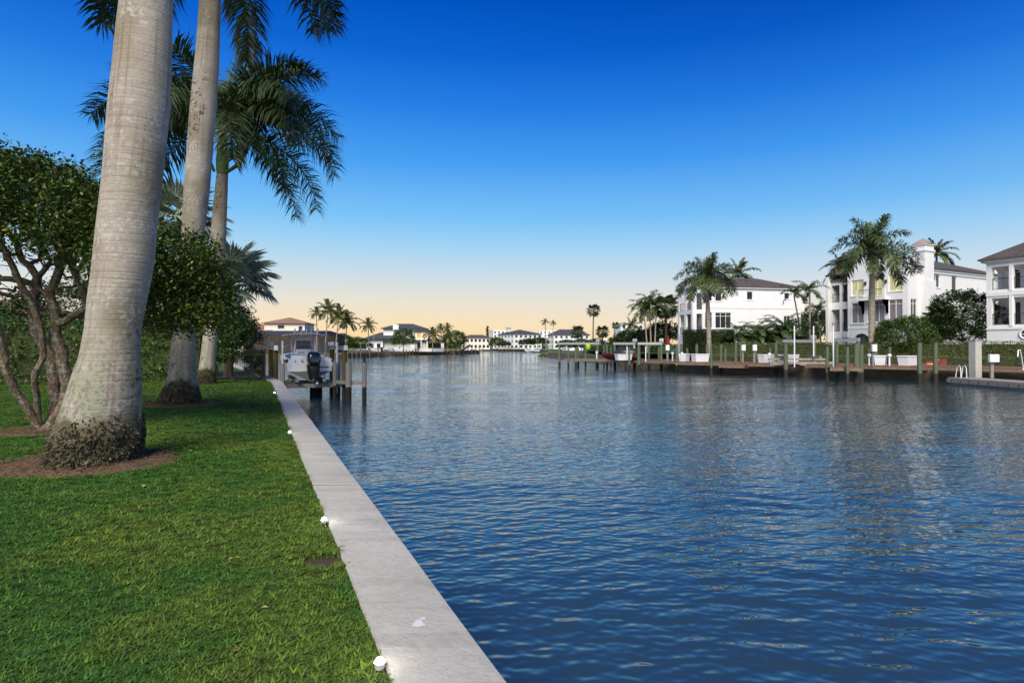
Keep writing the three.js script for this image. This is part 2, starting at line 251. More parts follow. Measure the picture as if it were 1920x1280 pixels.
// ---------------------------------------------------------------- plant builders
function frondG({ L = 5, e0 = 0.6, bend = 1.5, n = 70, ll = 0.8, lw = 0.035, plum = 0.8, droop = 0.6, seed = 1, pet = 0.1, tint = [0.035, 0.068, 0.016], pow = 1.25, rr = 0.035, dry = 0.04 }) {
  const r = rng(seed), N = 16, pts = [v3(0, 0, 0)], ang = s => e0 - bend * Math.pow(s, pow), sway = (r() - 0.5) * 0.25;
  for (let k = 1; k <= N; k++) { const a = ang((k - 0.5) / N); pts.push(v3(pts[k - 1].x + Math.cos(a) * L / N, pts[k - 1].y + Math.sin(a) * L / N, sway * Math.pow(k / N, 2) * L * 0.3)); }
  const b = new MB(), rc = tint.map(c => c * 1.6);
  const put = (s, o) => { const t = Math.min(N - 1e-4, s * N), k = Math.floor(t); return o.lerpVectors(pts[k], pts[k + 1], t - k); };
  let base = b.p.length; b.tube(pts.filter((p, k) => k % 2 === 0), pts.filter((p, k) => k % 2 === 0).map((p, k, a) => rr * (1 - 0.85 * k / (a.length - 1))), 4);
  for (let q = base; q < b.p.length; q += 3) b.c.push(...rc);
  const p = v3(), T = v3(), D = v3(), W = v3(), U = v3(), p1 = v3(), p2 = v3(), D2 = v3();
  for (let k = 0; k < n; k++) for (const sd of [-1, 1]) {
    const s = Math.min(0.995, pet + (1 - pet) * (k + r() * 0.8) / n); put(s, p); const a = ang(s); T.set(Math.cos(a), Math.sin(a), 0); U.set(-Math.sin(a), Math.cos(a), 0);
    const f = (r() * 2 - 1) * plum + 0.1, len = ll * (0.35 + 0.75 * Math.pow(Math.sin(Math.PI * (0.12 + 0.83 * (s - pet) / (1 - pet))), 0.7)) * (0.8 + 0.35 * r()), fw = 0.35 + 0.5 * s + 0.25 * (r() - 0.5);
    D.set(0, 0, sd * Math.cos(f)).addScaledVector(U, Math.sin(f)).addScaledVector(T, fw).normalize();
    W.crossVectors(D, U).normalize(); if (W.lengthSq() < 0.1) W.copy(T);
    p1.copy(p).addScaledVector(D, len * 0.5); D2.copy(D); D2.y -= droop * (0.6 + 0.8 * r()); D2.normalize(); p2.copy(p1).addScaledVector(D2, len * 0.5);
    const g = 0.65 + 0.7 * r(), dr = r() < dry, c = dr ? [0.17 * g, 0.115 * g, 0.05 * g] : [tint[0] * g * (0.9 + 0.3 * r()), tint[1] * g, tint[2] * g], w = lw * (0.8 + 0.4 * r());
    const a0 = b.v(p.x - W.x * w * .4, p.y - W.y * w * .4, p.z - W.z * w * .4, c), a1 = b.v(p.x + W.x * w * .4, p.y + W.y * w * .4, p.z + W.z * w * .4, c), b0 = b.v(p1.x - W.x * w * .6, p1.y - W.y * w * .6, p1.z - W.z * w * .6, c), b1 = b.v(p1.x + W.x * w * .6, p1.y + W.y * w * .6, p1.z + W.z * w * .6, c), t = b.v(p2.x, p2.y, p2.z, c);
    b.q(a0, a1, b1, b0); b.t(b0, b1, t);
  }
  return b.geo();
}
// leaves scattered round points; each leaf is folded along its midrib
function leafCloud(b, pts, per, spread, size, seed, tints, flat = 0.5) {
  const r = rng(seed), D = v3(), W = v3(), Nn = v3();
  for (const P of pts) for (let k = 0; k < per; k++) {
    const q = () => (r() + r() + r() - 1.5) * 0.9, x = P.x + q() * spread, y = P.y + q() * spread * 0.8, z = P.z + q() * spread;
    D.set(r() * 2 - 1, (r() * 2 - 1) * 0.7 + 0.15, r() * 2 - 1).normalize(); Nn.set((r() * 2 - 1) * (1 - flat) , 1, (r() * 2 - 1) * (1 - flat)).normalize();
    W.crossVectors(D, Nn).normalize(); Nn.crossVectors(W, D);
    const l = size * (0.7 + 0.6 * r()), w = l * 0.27, g = 0.65 + 0.75 * r(), t = tints[Math.floor(r() * r() * tints.length)], c = [t[0] * g, t[1] * g, t[2] * g], f = w * 0.35;
    const A = b.v(x, y, z, c), B = b.v(x + D.x * l * .55 + W.x * w + Nn.x * f, y + D.y * l * .55 + W.y * w + Nn.y * f, z + D.z * l * .55 + W.z * w + Nn.z * f, c), T = b.v(x + D.x * l, y + D.y * l, z + D.z * l, c), C = b.v(x + D.x * l * .55 - W.x * w + Nn.x * f, y + D.y * l * .55 - W.y * w + Nn.y * f, z + D.z * l * .55 - W.z * w + Nn.z * f, c);
    b.t(A, B, T); b.t(A, T, C);
  }
  return b;
}
// branches that grow towards points of the crown
function grow(starts, goals, step, reach, kill, rounds) {
  const nodes = starts.map(s => ({ p: s.p, par: s.par, n: 0 })), live = goals.map(g => g.clone()); const acc = v3();
  let from = 0;
  const near = live.map(() => [-1, 1e9]);
  for (let it = 0; it < rounds && live.length; it++) {
    for (let g = 0; g < live.length; g++) for (let k = from; k < nodes.length; k++) { const d = nodes[k].p.distanceToSquared(live[g]); if (d < near[g][1]) near[g] = [k, d]; }
    from = nodes.length; const pull = new Map();
    for (let g = 0; g < live.length; g++) if (near[g][1] < reach * reach) { const k = near[g][0]; if (!pull.has(k)) pull.set(k, v3()); pull.get(k).add(acc.subVectors(live[g], nodes[k].p).normalize()); }
    if (!pull.size) break;
    for (const [k, d] of pull) { if (d.lengthSq() < 1e-4) d.set(hash(k, it, 1) - .5, .2, hash(k, it, 2) - .5); d.normalize(); d.x += (hash(k, it, 3) - .5) * .7; d.y += (hash(k, it, 4) - .5) * .7; d.z += (hash(k, it, 5) - .5) * .7; d.normalize(); nodes.push({ p: nodes[k].p.clone().addScaledVector(d, step), par: k, n: 0 }); }
    for (let g = live.length - 1; g >= 0; g--) { let hit = near[g][1] < kill * kill; if (!hit) for (let k = from; k < nodes.length; k++) if (nodes[k].p.distanceToSquared(live[g]) < kill * kill) { hit = true; break; } if (hit) { live.splice(g, 1); near.splice(g, 1); } }
  }
  return nodes;
}
function branchTubes(nodes, tip, expo, minR, baseR, sides = 6) {
  const kids = nodes.map(() => []); nodes.forEach((n, k) => { if (n.par >= 0) kids[n.par].push(k); });
  const rad = new Float64Array(nodes.length); for (let k = nodes.length - 1; k >= 0; k--) { let s = 0; for (const c of kids[k]) s += Math.pow(rad[c], expo); rad[k] = kids[k].length ? Math.pow(s, 1 / expo) : tip; }
  const mx = Math.max(...rad), sc = baseR / mx, R = k => Math.max(minR, rad[k] > tip * 1.01 ? rad[k] * sc + (1 - sc) * tip * 0.2 : tip);
  const b = new MB(), todo = []; nodes.forEach((n, k) => { if (n.par < 0) todo.push([k, -1]); });
  while (todo.length) {
    const [k0, from] = todo.pop(), pts = [], rr = []; let k = k0; if (from >= 0) { pts.push(nodes[from].p); rr.push(Math.min(R(from), R(k0) * 1.25)); }
    for (;;) { pts.push(nodes[k].p); rr.push(R(k)); const c = kids[k]; if (!c.length) break; let best = c[0]; for (const q of c) if (rad[q] > rad[best]) best = q; for (const q of c) if (q !== best) todo.push([q, k]); k = best; }
    if (pts.length > 1) b.tube(pts, rr, rr[0] > 0.03 ? sides : 4, false, 1.6);
  }
  return { geo: b.geo(), tips: nodes.filter((n, k) => !kids[k].length), R };
}
// hedge: a twiggy core and a skin of leaves along a polyline
function hedge(name, label, pts, o0, o1, y0, y1, leaf, density, seed, tints, group, mat = M.leaf) {
  const h = thing(name, label, 'hedge', 0, 0, 0, 0, group), r = rng(seed), i = Math.min(0.12, (o1 - o0) * 0.2);
  part('twig_core', ribbonG(pts, o0 + i, o1 - i, y0, y1 - i), M.twigs, h);
  const A = offset(pts, o0), B = offset(pts, o1), P = [];
  for (let k = 0; k + 1 < pts.length; k++) {
    const L = Math.hypot(pts[k + 1][0] - pts[k][0], pts[k + 1][1] - pts[k][1]), per = (y1 - y0) * 2 + (o1 - o0), n = Math.round(L * per * density);
    for (let q = 0; q < n; q++) {
      const t = r(), w = r() * per, hy = y1 - y0; let s, y;
      if (w < hy) { s = 0; y = y0 + w; } else if (w < 2 * hy) { s = 1; y = y0 + w - hy; } else { s = (w - 2 * hy) / (o1 - o0); y = y1; }
      const lum = 0.16 * (fbm((pts[k][0] + t * L) / 40 + 3, y / 40 + s, 24, 2, seed) - 0.5);
      s += (s < 0.5 ? -1 : 1) * lum * (y1 === y ? 0 : 1); y += y === y1 ? lum * 0.9 : 0;
      const ax = A[k][0] + (A[k + 1][0] - A[k][0]) * t, ad = A[k][1] + (A[k + 1][1] - A[k][1]) * t, bx = B[k][0] + (B[k + 1][0] - B[k][0]) * t, bd = B[k][1] + (B[k + 1][1] - B[k][1]) * t;
      P.push(v3(ax + (bx - ax) * s, y, -(ad + (bd - ad) * s)));
    }
  }
  part('foliage', leafCloud(new MB(), P, 1, leaf * 0.9, leaf, seed + 1, tints, 0.2).geo(), mat, h); return h;
}
M.twigs = new THREE.MeshStandardMaterial({ map: tex(256, 256, (u, v) => mixc([0.03, 0.04, 0.014], [0.075, 0.10, 0.03], fbm(u, v, 40, 2, 141)), true, 0.6, 0.6), roughness: 1 });
// loose round tree or bush: trunk, limbs, clumps of leaves
function bushG(seed, { w, h, lift, clumps, per, leaf, tints, trunkR = 0.14, clump = 0.5, low = false }) {
  const r = rng(seed), C = [];
  for (let k = 0; k < clumps; k++) { const a = r() * 6.283, u = low ? r() : 0.15 + 0.85 * r(), v = Math.acos(1 - 1.45 * r()), rad = 0.55 + 0.45 * Math.pow(u, 0.4), bump = 0.85 + 0.3 * fbm(a / 6.283, v / 3, 5, 2, seed); C.push(v3(Math.sin(v) * Math.cos(a) * w * rad * bump, lift + (h - lift) * (0.42 + 0.58 * Math.cos(v) * rad * bump), Math.sin(v) * Math.sin(a) * w * rad * bump)); }
  const start = [{ p: v3(0, 0, 0), par: -1 }, { p: v3(0.05, lift * 0.4, 0.03), par: 0 }, { p: v3(-0.03, lift * 0.8, 0.05), par: 1 }];
  const nodes = grow(start, C.filter((c, k) => k % 3 === 0), Math.max(0.25, w / 8), w * 4, w / 5, 40), br = branchTubes(nodes, 0.02, 2.3, 0.015, trunkR, 6);
  const leaves = leafCloud(new MB(), C, per, clump, leaf, seed + 5, tints, 0.35).geo();
  return { wood: br.geo, leaves };
}
function tree(name, label, category, spec, x, y, d, turn, group) { const t = thing(name, label, category, x, y, d, turn, group); part('trunk', spec.wood, M.bark, t); part('crown', spec.leaves, M.leaf, t); return t; }

// ---------------------------------------------------------------- royal palms on the lawn
const trunkTex = (seed, H) => {
  const rings = []; const r = rng(seed); let y = 0; while (y < H) { rings.push(y); y += (0.075 + 0.09 * r()) * (y < 2 ? 0.8 : 1); }
  const ringAt = h => { let lo = 0, hi = rings.length - 1; while (hi - lo > 1) { const m = (lo + hi) >> 1; if (rings[m] > h) hi = m; else lo = m; } return [Math.min(h - rings[lo], rings[hi] - h), lo, (h - rings[lo]) / (rings[hi] - rings[lo])]; };
  const f = (u, v) => {
    const h = v * H, wob = 0.05 * (fbm(u, v, 4, 2, seed + 1, 24) - 0.5), [dist, id, ph] = ringAt(Math.min(H - .01, Math.max(0, h + wob)));
    const n = fbm(u, v, 5, 6, seed + 2, 26), f2 = fbm(u, v, 90, 2, seed + 3, 420), hs = fbm(u, v, 7, 3, seed + 14, 420), band = hash(id, 3, seed), vs = fbm(u, v, 60, 3, seed + 4, 9);
    let c = mixc([0.33, 0.285, 0.225], [0.53, 0.475, 0.40], Math.min(1, Math.max(0, 0.1 + 0.6 * n + 0.45 * (hs - 0.35) + 0.16 * (band - 0.5))));
    c = mixc(c, [0.23, 0.19, 0.105], 0.75 * sm(0.44, 0.72, fbm(u, v, 3, 6, seed + 5, 13)) * (0.6 + 0.6 * hs));             // olive algae film in long patches
    c = mixc(c, [0.62, 0.60, 0.58], 0.6 * sm(0.50, 0.66, fbm(u, v, 60, 3, seed + 6, 300)) * sm(0.42, 0.66, fbm(u, v, 4, 5, seed + 7, 40) * 0.6 + hs * 0.4));   // pale lichen flecks
    c = mixc(c, [0.20, 0.15, 0.12], 0.5 * sm(0.5, 0.72, vs) * sm(0.35, 0.6, fbm(u, v, 4, 3, seed + 15, 16)));
    c = mixc(c, [0.16, 0.13, 0.10], 0.26 * (1 - sm(0.001, 0.007, dist)) * sm(0.3, 0.62, fbm(u, v, 14, 3, seed + 8, 50)));
    const scar = sm(0.58, 0.66, fbm(u, v, 30, 4, seed + 9, 260)) * sm(0.66, 0.76, fbm(u, v, 3, 3, seed + 10, 9)); c = mixc(c, [0.07, 0.04, 0.03], 0.8 * scar);
    const gz = sm(2.5, 1.0, h + 1.6 * (n - 0.5));                                                               // lichen crust on the swollen foot
    c = mixc(c, mixc([0.36, 0.38, 0.27], [0.25, 0.28, 0.16], f2), gz * sm(0.34, 0.60, fbm(u, v, 10, 6, seed + 11, 46)) * 0.75);
    c = mixc(c, [0.12, 0.085, 0.065], gz * 0.5 * sm(0.52, 0.68, fbm(u, v, 80, 4, seed + 12, 380)));
    c = mixc(c, mixc([0.05, 0.042, 0.022], [0.14, 0.13, 0.065], f2), sm(0.78, 0.52, h + 0.75 * (fbm(u, v, 9, 5, seed + 13, 42) - 0.5)));
    const k = (0.86 + 0.28 * f2) * 0.84; return [c[0] * k, c[1] * k, c[2] * k];
  };
  const map = tex(512, 2048, f, true, 1, 1);
  const bump = tex(256, 2048, (u, v) => { const h = v * H, [dist] = ringAt(Math.min(H - .01, h)); return 0.3 * sm(0, 0.012, dist) + 0.25 * fbm(u, v, 90, 2, seed + 3, 420) + 0.45 * fbm(u, v, 7, 3, seed + 14, 420); }, false, 1, 1);
  return new THREE.MeshStandardMaterial({ map, bumpMap: bump, bumpScale: 0.009, roughness: 0.9 });
};
function palmTrunk(prof, d, gy, H, seed, rough) {               // prof rows: [photo row, left, right]
  const pr = prof.map(([py, l, r]) => [Y(py, d) - gy, X((l + r) / 2, d), (r - l) / 2 / F * d * Math.cos(Math.atan(((l + r) / 2 - 960) / F))]); pr[0][0] = 0; const x0 = pr[0][1];
  const b = new MB(), S = 40, hs = []; for (let h = -0.1; h <= pr[pr.length - 1][0]; h += h < 2 ? 0.05 : 0.16) hs.push(h);
  const rows = hs.map(h => {
    const hh = Math.max(0, h); let k = 0; while (k < pr.length - 2 && hh > pr[k + 1][0]) k++; const a = pr[k], c = pr[k + 1], t = Math.min(1, Math.max(0, (hh - a[0]) / (c[0] - a[0])));
    const cx = a[1] + (c[1] - a[1]) * t - x0, rad = a[2] + (c[2] - a[2]) * t, row = [];
    for (let s = 0; s <= S; s++) { const u = s / S, an = u * 6.28319, bm = rough * sm(0.85, 0.35, hh) * (fbm(u, (hh + 1) / 4, 20, 3, seed, 36) - 0.35) + 0.012 * (fbm(u, hh / 14, 5, 2, seed + 4, 30) - 0.5); const q = rad + bm; row.push(b.v(cx + Math.cos(an) * q, h, Math.sin(an) * q, null, u, hh / H)); }
    return row;
  });
  for (let k = 0; k + 1 < rows.length; k++) for (let s = 0; s < S; s++) b.q(rows[k][s + 1], rows[k][s], rows[k + 1][s], rows[k + 1][s + 1]);
  const top = pr[pr.length - 1]; return { geo: b.geo(), x: x0, top: v3(top[1] - x0, top[0], 0), r: top[2], foot: pr };
}
function crownshaft(r0, r1, h) { const g = new THREE.LatheGeometry([[r0 * 0.98, 0], [r0 * 1.12, h * 0.06], [r0 * 1.14, h * 0.25], [(r0 + r1) / 2, h * 0.6], [r1, h], [r1 * 0.6, h * 1.1]].map(p => new THREE.Vector2(p[0], p[1])), 18); return g; }
M.shaft = std(0.13, 0.22, 0.035, 0.35);
M.sheath = std(0.10, 0.14, 0.03, 0.5);
const royal = []; for (let k = 0; k < 7; k++) royal.push({ e0: [1.45, 1.1, 0.8, 0.5, 0.2, -0.1, -0.45][k], L: [4.0, 4.6, 5.0, 5.2, 5.2, 5.0, 4.6][k], bend: [0.7, 1.4, 1.75, 1.85, 1.7, 1.4, 1.0][k] });
const royalNear = royal.map((q, k) => frondG({ ...q, n: 170, ll: 1.08, lw: 0.042, plum: 1.15, droop: 0.75, seed: 50 + k, tint: [0.04, 0.075, 0.016] }));
const royalFar = royal.map((q, k) => frondG({ ...q, n: 70, ll: 1.1, lw: 0.085, plum: 1.0, droop: 0.75, seed: 150 + k, tint: [0.06, 0.095, 0.024] }));
function fronds(parent, set, list, at) { for (const [az, cls, s = 1] of list) { const m = part('frond', set[cls], M.frond, parent); m.position.copy(at); m.rotation.y = az * Math.PI / 180; m.scale.setScalar(s); } }
const spread = (n, seed, classes, s = 1) => { const r = rng(seed), o = []; for (let k = 0; k < n; k++) o.push([k * 137.5 + r() * 25, classes[Math.min(classes.length - 1, Math.floor(k / n * classes.length))], s * (0.88 + 0.2 * r())]); return o; };
const GY = 1.165, trunkMat = [];
function lawnPalm(label, prof, d, seed, rough, shaftH, list, H = 13) {
  const tr = palmTrunk(prof, d, GY, H, seed, rough), g = thing('royal_palm', label, 'palm tree', tr.x, GY, d, 0, 'royal palms on the lawn');
  part('trunk', tr.geo, trunkMat[seed > 250 ? 1 : 0] ??= trunkTex(seed, H), g);
  const sh = part('crownshaft', crownshaft(tr.r, tr.r * 0.72, shaftH), M.shaft, g); sh.position.copy(tr.top);
  fronds(g, royalNear, list, tr.top.clone().add(v3(0, shaftH * 0.97, 0)));
  if (rough > 0.02) {                                           // stubby roots that break out of the foot
    const r = rng(seed + 90), b = new MB(), r0 = tr.foot[0][2], n = 6500;
    for (let k = 0; k < n; k++) {
      const h = Math.pow(r(), 1.2) * 0.95, an = r() * 6.283, lim = 0.2 + 0.7 * fbm(an / 6.283, 0.3, 6, 4, seed); if (h > lim + 0.12 * r() || (h > lim * 0.75 && r() < 0.5)) continue;
      let q = 0; while (q < tr.foot.length - 2 && h > tr.foot[q + 1][0]) q++; const a = tr.foot[q], c = tr.foot[q + 1], t = (h - a[0]) / (c[0] - a[0]), rad = a[2] + (c[2] - a[2]) * t - 0.012 + rough * sm(0.85, 0.35, h) * (fbm(an / 6.28319, (h + 1) / 4, 20, 3, seed, 36) - 0.35), cx = a[1] + (c[1] - a[1]) * t - tr.x;
      const p = v3(cx + Math.cos(an) * rad, h, Math.sin(an) * rad), l = 0.025 + 0.03 * r(), dv = v3(Math.cos(an + (r() - .5)), -0.7 + 0.5 * r(), Math.sin(an + (r() - .5))).normalize(); const g0 = b.p.length;
      b.tube([p, p.clone().addScaledVector(dv, l)], [0.011 + 0.009 * r(), 0.006], 4, false); const s = 0.4 + r(), cc = r() < 0.3 ? [0.12 * s, 0.12 * s, 0.065 * s] : r() < 0.5 ? [0.065 * s, 0.055 * s, 0.026 * s] : [0.055 * s, 0.036 * s, 0.021 * s]; for (let w = g0; w < b.p.length; w += 3) b.c.push(...cc);
    }
    const rm = part('root_mass', b.geo(), M.rootMat, g); rm.userData.kind = 'stuff';
  }
  return { g, tr };
}
M.rootMat = new THREE.MeshStandardMaterial({ vertexColors: true, roughness: 1 });
const palm1 = lawnPalm('huge grey royal palm trunk in a brown mulch ring, closest to the camera', [[870, 86, 266], [841, 93, 267], [813, 98, 270], [785, 107, 268], [757, 117, 269], [729, 126, 269], [700, 135, 268], [672, 146, 265], [616, 157, 266], [560, 163, 276], [500, 171, 288], [430, 177, 295], [352, 187, 302], [273, 193, 310], [195, 199, 318], [120, 207, 320], [50, 214, 321], [0, 220, 322], [-300, 258, 346], [-800, 322, 384]], 7.9, 201, 0.10, 1.9, spread(15, 4, [0, 1, 2, 3, 4, 5]));
const palm2 = lawnPalm('royal palm with dark rooty base, second trunk from the water behind the largest palm', [[760, 293, 377], [736, 304, 372], [707, 313, 369], [677, 317, 368], [647, 320, 367], [612, 325, 366], [520, 333, 374], [422, 339, 384], [352, 342, 392], [273, 348, 398], [195, 353, 404], [117, 361, 408], [39, 367, 410], [0, 369, 411], [-70, 377, 412]], 15.8, 301, 0.08, 1.7, [[20, 5, .95], [-25, 4], [3, 6, 1], [-60, 3], [60, 3], [100, 4], [150, 5, .9], [185, 4, .9], [178, 6, 0.95], [172, 5, 1.0], [215, 5, .95], [250, 3], [290, 2], [330, 1], [130, 1], [0, 0]]);
const palm3 = lawnPalm('slender royal palm with green crownshaft and full crown, behind the two thicker trunks', [[721, 369, 404], [690, 372, 404], [660, 376, 405], [600, 383, 411], [540, 387, 416], [470, 391, 422], [400, 396, 424], [325, 404, 426]], 24.4, 401, 0.03, 2.1, [[-6, 3, 1.16], [12, 5, 1.12], [-22, 5, 1], [18, 2, 1.1], [-35, 2, 1.1], [52, 1, 1.05], [130, 1, 1.1], [165, 3, 1.15], [190, 2, 1.15], [172, 5, 1.05], [205, 4, 1.1], [230, 4, 1.1], [265, 3, 1.1], [300, 4, 1.1], [330, 3, 1.1], [40, 1, 1], [140, 1, 1.1], [250, 1, 1.1], [0, 1, 1.1], [-15, 1, 1.05], [60, 0, .9], [24, 3, 1.1], [152, 2, 1.1], [185, 1, 1.1], [8, 6, 1.1]]);
{
  // hanging sheath and spear on the slender palm
  const g = palm3.g, t = palm3.tr.top; part('flower_sheath', new MB().tube([v3(0.25, 0.05, 0.1), v3(0.7, 0.35, 0.1), v3(1.0, 0.95, 0.1), v3(1.12, 1.45, 0.1)].map(p => p.add(t)), [0.07, 0.09, 0.12, 0.03], 8).geo(), M.sheath, g);
  part('flower_sheath', new MB().tube([v3(-0.25, 0.05, 0.2), v3(-0.42, 0.5, 0.25), v3(-0.4, 1.3, 0.25)].map(p => p.add(t)), [0.06, 0.08, 0.02], 8).geo(), M.sheath, g);
  part('spear_leaf', new MB().tube([v3(0, 2, 0), v3(0.2, 3.6, 0), v3(0.55, 5.4, 0)].map(p => p.add(t)), [0.08, 0.05, 0.01], 6).geo(), M.shaft, g);
}
// mulch rings
function mulchRing(x, d, rx, rd, seed) { const b = new MB(), c = b.v(x, GY + 0.06, -d, null, x, d), n = 60; const ring = []; for (let q = 1; q <= 4; q++) for (let k = 0; k < n; k++) { const a = k / n * 6.2832, w = (q / 4) * (q === 4 ? 0.94 + 0.14 * fbm(k / n, 0.5, 9, 2, seed) : 1), px = x + Math.cos(a) * rx * w, pd = d + Math.sin(a) * rd * w; ring.push(b.v(px, GY + (q === 4 ? 0.004 : 0.045 + 0.03 * hash(k, q, seed)), -pd, null, px, pd)); }
  for (let k = 0; k < n; k++) { const k1 = (k + 1) % n; b.t(c, ring[k], ring[k1]); for (let q = 0; q < 3; q++) b.q(ring[q * n + k], ring[(q + 1) * n + k], ring[(q + 1) * n + k1], ring[q * n + k1]); }
  const bed = structure('mulch_bed', b.geo(), M.mulch), q = rng(seed * 7), ch = new MB();
  for (let k = 0; k < 1500 * rx; k++) { const a = q() * 6.283, w = Math.sqrt(q()) * 1.02, px = x + Math.cos(a) * rx * w, pd = d + Math.sin(a) * rd * w, t = q() * 6.283, l = 0.02 + 0.06 * q(), y = GY + 0.012 + 0.06 * (w < 0.9 ? 1 : 0.25) + 0.015 * q(), g = 0.35 + 1.0 * q(), n0 = ch.p.length; ch.tube([v3(px, y, -pd), v3(px + Math.cos(t) * l, y + 0.012 * (q() - 0.4), -pd + Math.sin(t) * l)], [0.004, 0.003], 3, false); for (let z = n0; z < ch.p.length; z += 3) ch.c.push(0.20 * g, 0.12 * g, 0.065 * g); }
  part('bark_chips', ch.geo(), M.rootMat, bed).userData.kind = 'stuff'; }
const beds = [[X(160, 7.9), 7.95, 1.2, 0.95, 3], [X(338, 15.8), 15.8, 0.98, 0.85, 4], [X(75, 10.8), 10.8, 0.7, 0.6, 5]];
for (const q of beds) mulchRing(...q);

// ---------------------------------------------------------------- garden behind the lawn
const clusia = [[0.05, 0.11, 0.016], [0.08, 0.15, 0.02], [0.035, 0.08, 0.014], [0.15, 0.19, 0.03]];
{
  // umbrella-shaped tree with bare twisting stems
  const d0 = 10.8, g = thing('broadleaf_tree', 'spreading evergreen tree with twisting lichen-spotted stems behind the largest palm', 'tree', X(78, d0), GY, d0);
  const P = (px, py, d) => v3(X(px, d) - g.position.x, Y(py, d) - GY, -(d - d0));
  const stems = [
    [[80, 815, 10.8], [63, 787, 10.7], [42, 752, 10.6], [24, 724, 10.5], [10, 690, 10.4], [7, 660, 10.4], [-4, 618, 10.3], [-20, 570, 10.3], [-60, 520, 10.2]],
    [[80, 815, 10.8], [73, 783, 10.8], [67, 740, 10.7], [65, 705, 10.6], [80, 672, 10.7], [79, 640, 10.7], [70, 600, 10.6], [58, 569, 10.6], [39, 540, 10.5], [20, 500, 10.4]],
    [[86, 815, 10.9], [104, 763, 11.1], [99, 705, 11.3], [96, 670, 11.5], [70, 630, 11.7], [60, 580, 11.9], [70, 520, 12.1]],
    [[90, 812, 10.8], [122, 760, 10.9], [126, 729, 10.9], [118, 680, 10.9], [114, 655, 10.9], [100, 625, 10.9], [105, 595, 10.9], [90, 558, 10.9], [60, 535, 10.8], [29, 521, 10.7]],
    [[116, 666, 10.9], [140, 640, 11.0], [158, 612, 11.1], [172, 585, 11.2]], [[110, 610, 10.9], [135, 592, 10.8], [158, 574, 10.7], [150, 535, 10.6], [130, 500, 10.6]], [[90, 558, 10.9], [104, 520, 11], [120, 485, 11.1]],
    [[67, 712, 10.6], [40, 690, 10.5], [20, 670, 10.3], [0, 625, 10.1]],
    [[130, 740, 10.95], [175, 690, 11.3], [225, 640, 11.7], [275, 603, 12.0], [325, 590, 12.3], [365, 575, 12.4]], [[225, 640, 11.7], [265, 570, 11.8], [300, 520, 12.0]],
  ];
  const starts = [{ p: P(80, 818, 10.8), par: -1 }];
  for (const st of stems) { const c = new THREE.CatmullRomCurve3(st.map(q => P(...q))), pts = c.getSpacedPoints(Math.ceil(c.getLength() / 0.16)); let par = 0, best = 1e9; starts.forEach((s, k) => { const q = s.p.distanceToSquared(pts[0]); if (q < best) { best = q; par = k; } }); pts.forEach((p, k) => { if (k) { const j = v3(hash(k, st.length, 1) - .5, hash(k, st[0][0], 2) - .5, hash(k, st.length, 3) - .5).multiplyScalar(0.035); starts.push({ p: p.add(j), par }); par = starts.length - 1; } }); }
  const r = rng(61), goals = [], top = px => px < 20 ? 262 : px < 185 ? 264 + (px - 20) * 0.37 : px < 280 ? 325 + (px - 185) * 0.8 : px < 390 ? 402 + (px - 280) * 0.3 : 436 + (px - 390) * 2.6;
  for (let k = 0; k < 1900 && goals.length < 820; k++) { const px = -190 + r() * 400, d = 9.2 + r() * 3.8; if (vn((px + 400) / 34, d * 2.1, 64, 64, 5) + 0.4 * vn((px + 400) / 15, d * 4, 64, 64, 6) < 0.66) continue; const q = Math.abs(d - 11) / 2; goals.push(P(px, top(px) + 14 + 55 * q * q + 150 * Math.pow(r(), 1.5), d)); }
  for (let k = 0; k < 460; k++) { const px = 262 + r() * 172, d = 11.0 + r() * 2.4, t = top(px), q = Math.abs(d - 12.2); const lo = 628 - Math.abs(px - 345) * 0.28; goals.push(P(px, t + 10 + 22 * q * q + (lo - t - 22) * r(), d)); }
  const bare = []; for (let k = 0; k < 300; k++) bare.push(P(-160 + r() * 350, 410 + r() * 150, 9.4 + r() * 3.2)); for (let k = 0; k < 60; k++) bare.push(P(230 + r() * 150, 590 + r() * 40, 11 + r() * 1.6));
  const nodes = grow(starts, goals.concat(bare), 0.16, 9, 0.2, 70), br = branchTubes(nodes, 0.007, 2.75, 0.007, 0.165, 9);
  part('trunk', br.geo, M.barkLichen, g);
  const tint = [[0.044, 0.08, 0.009], [0.072, 0.112, 0.011], [0.028, 0.056, 0.008], [0.145, 0.165, 0.017], [0.28, 0.22, 0.025]];
  part('crown', leafCloud(leafCloud(new MB(), goals, 44, 0.31, 0.085, 62, tint, 0.3), br.tips.filter((t, k) => t.p.y > 1.5).map(t => t.p), 5, 0.12, 0.085, 63, tint, 0.3).geo(), M.leaf, g);
}
hedge('clusia_hedge', 'tall glossy dark green hedge closing off the back of the lawn', [[-40, 19.5], [-21, 23.8], [-14.6, 26.6]], -1.6, 0, 1.1, 3.9, 0.14, 170, 71, clusia);
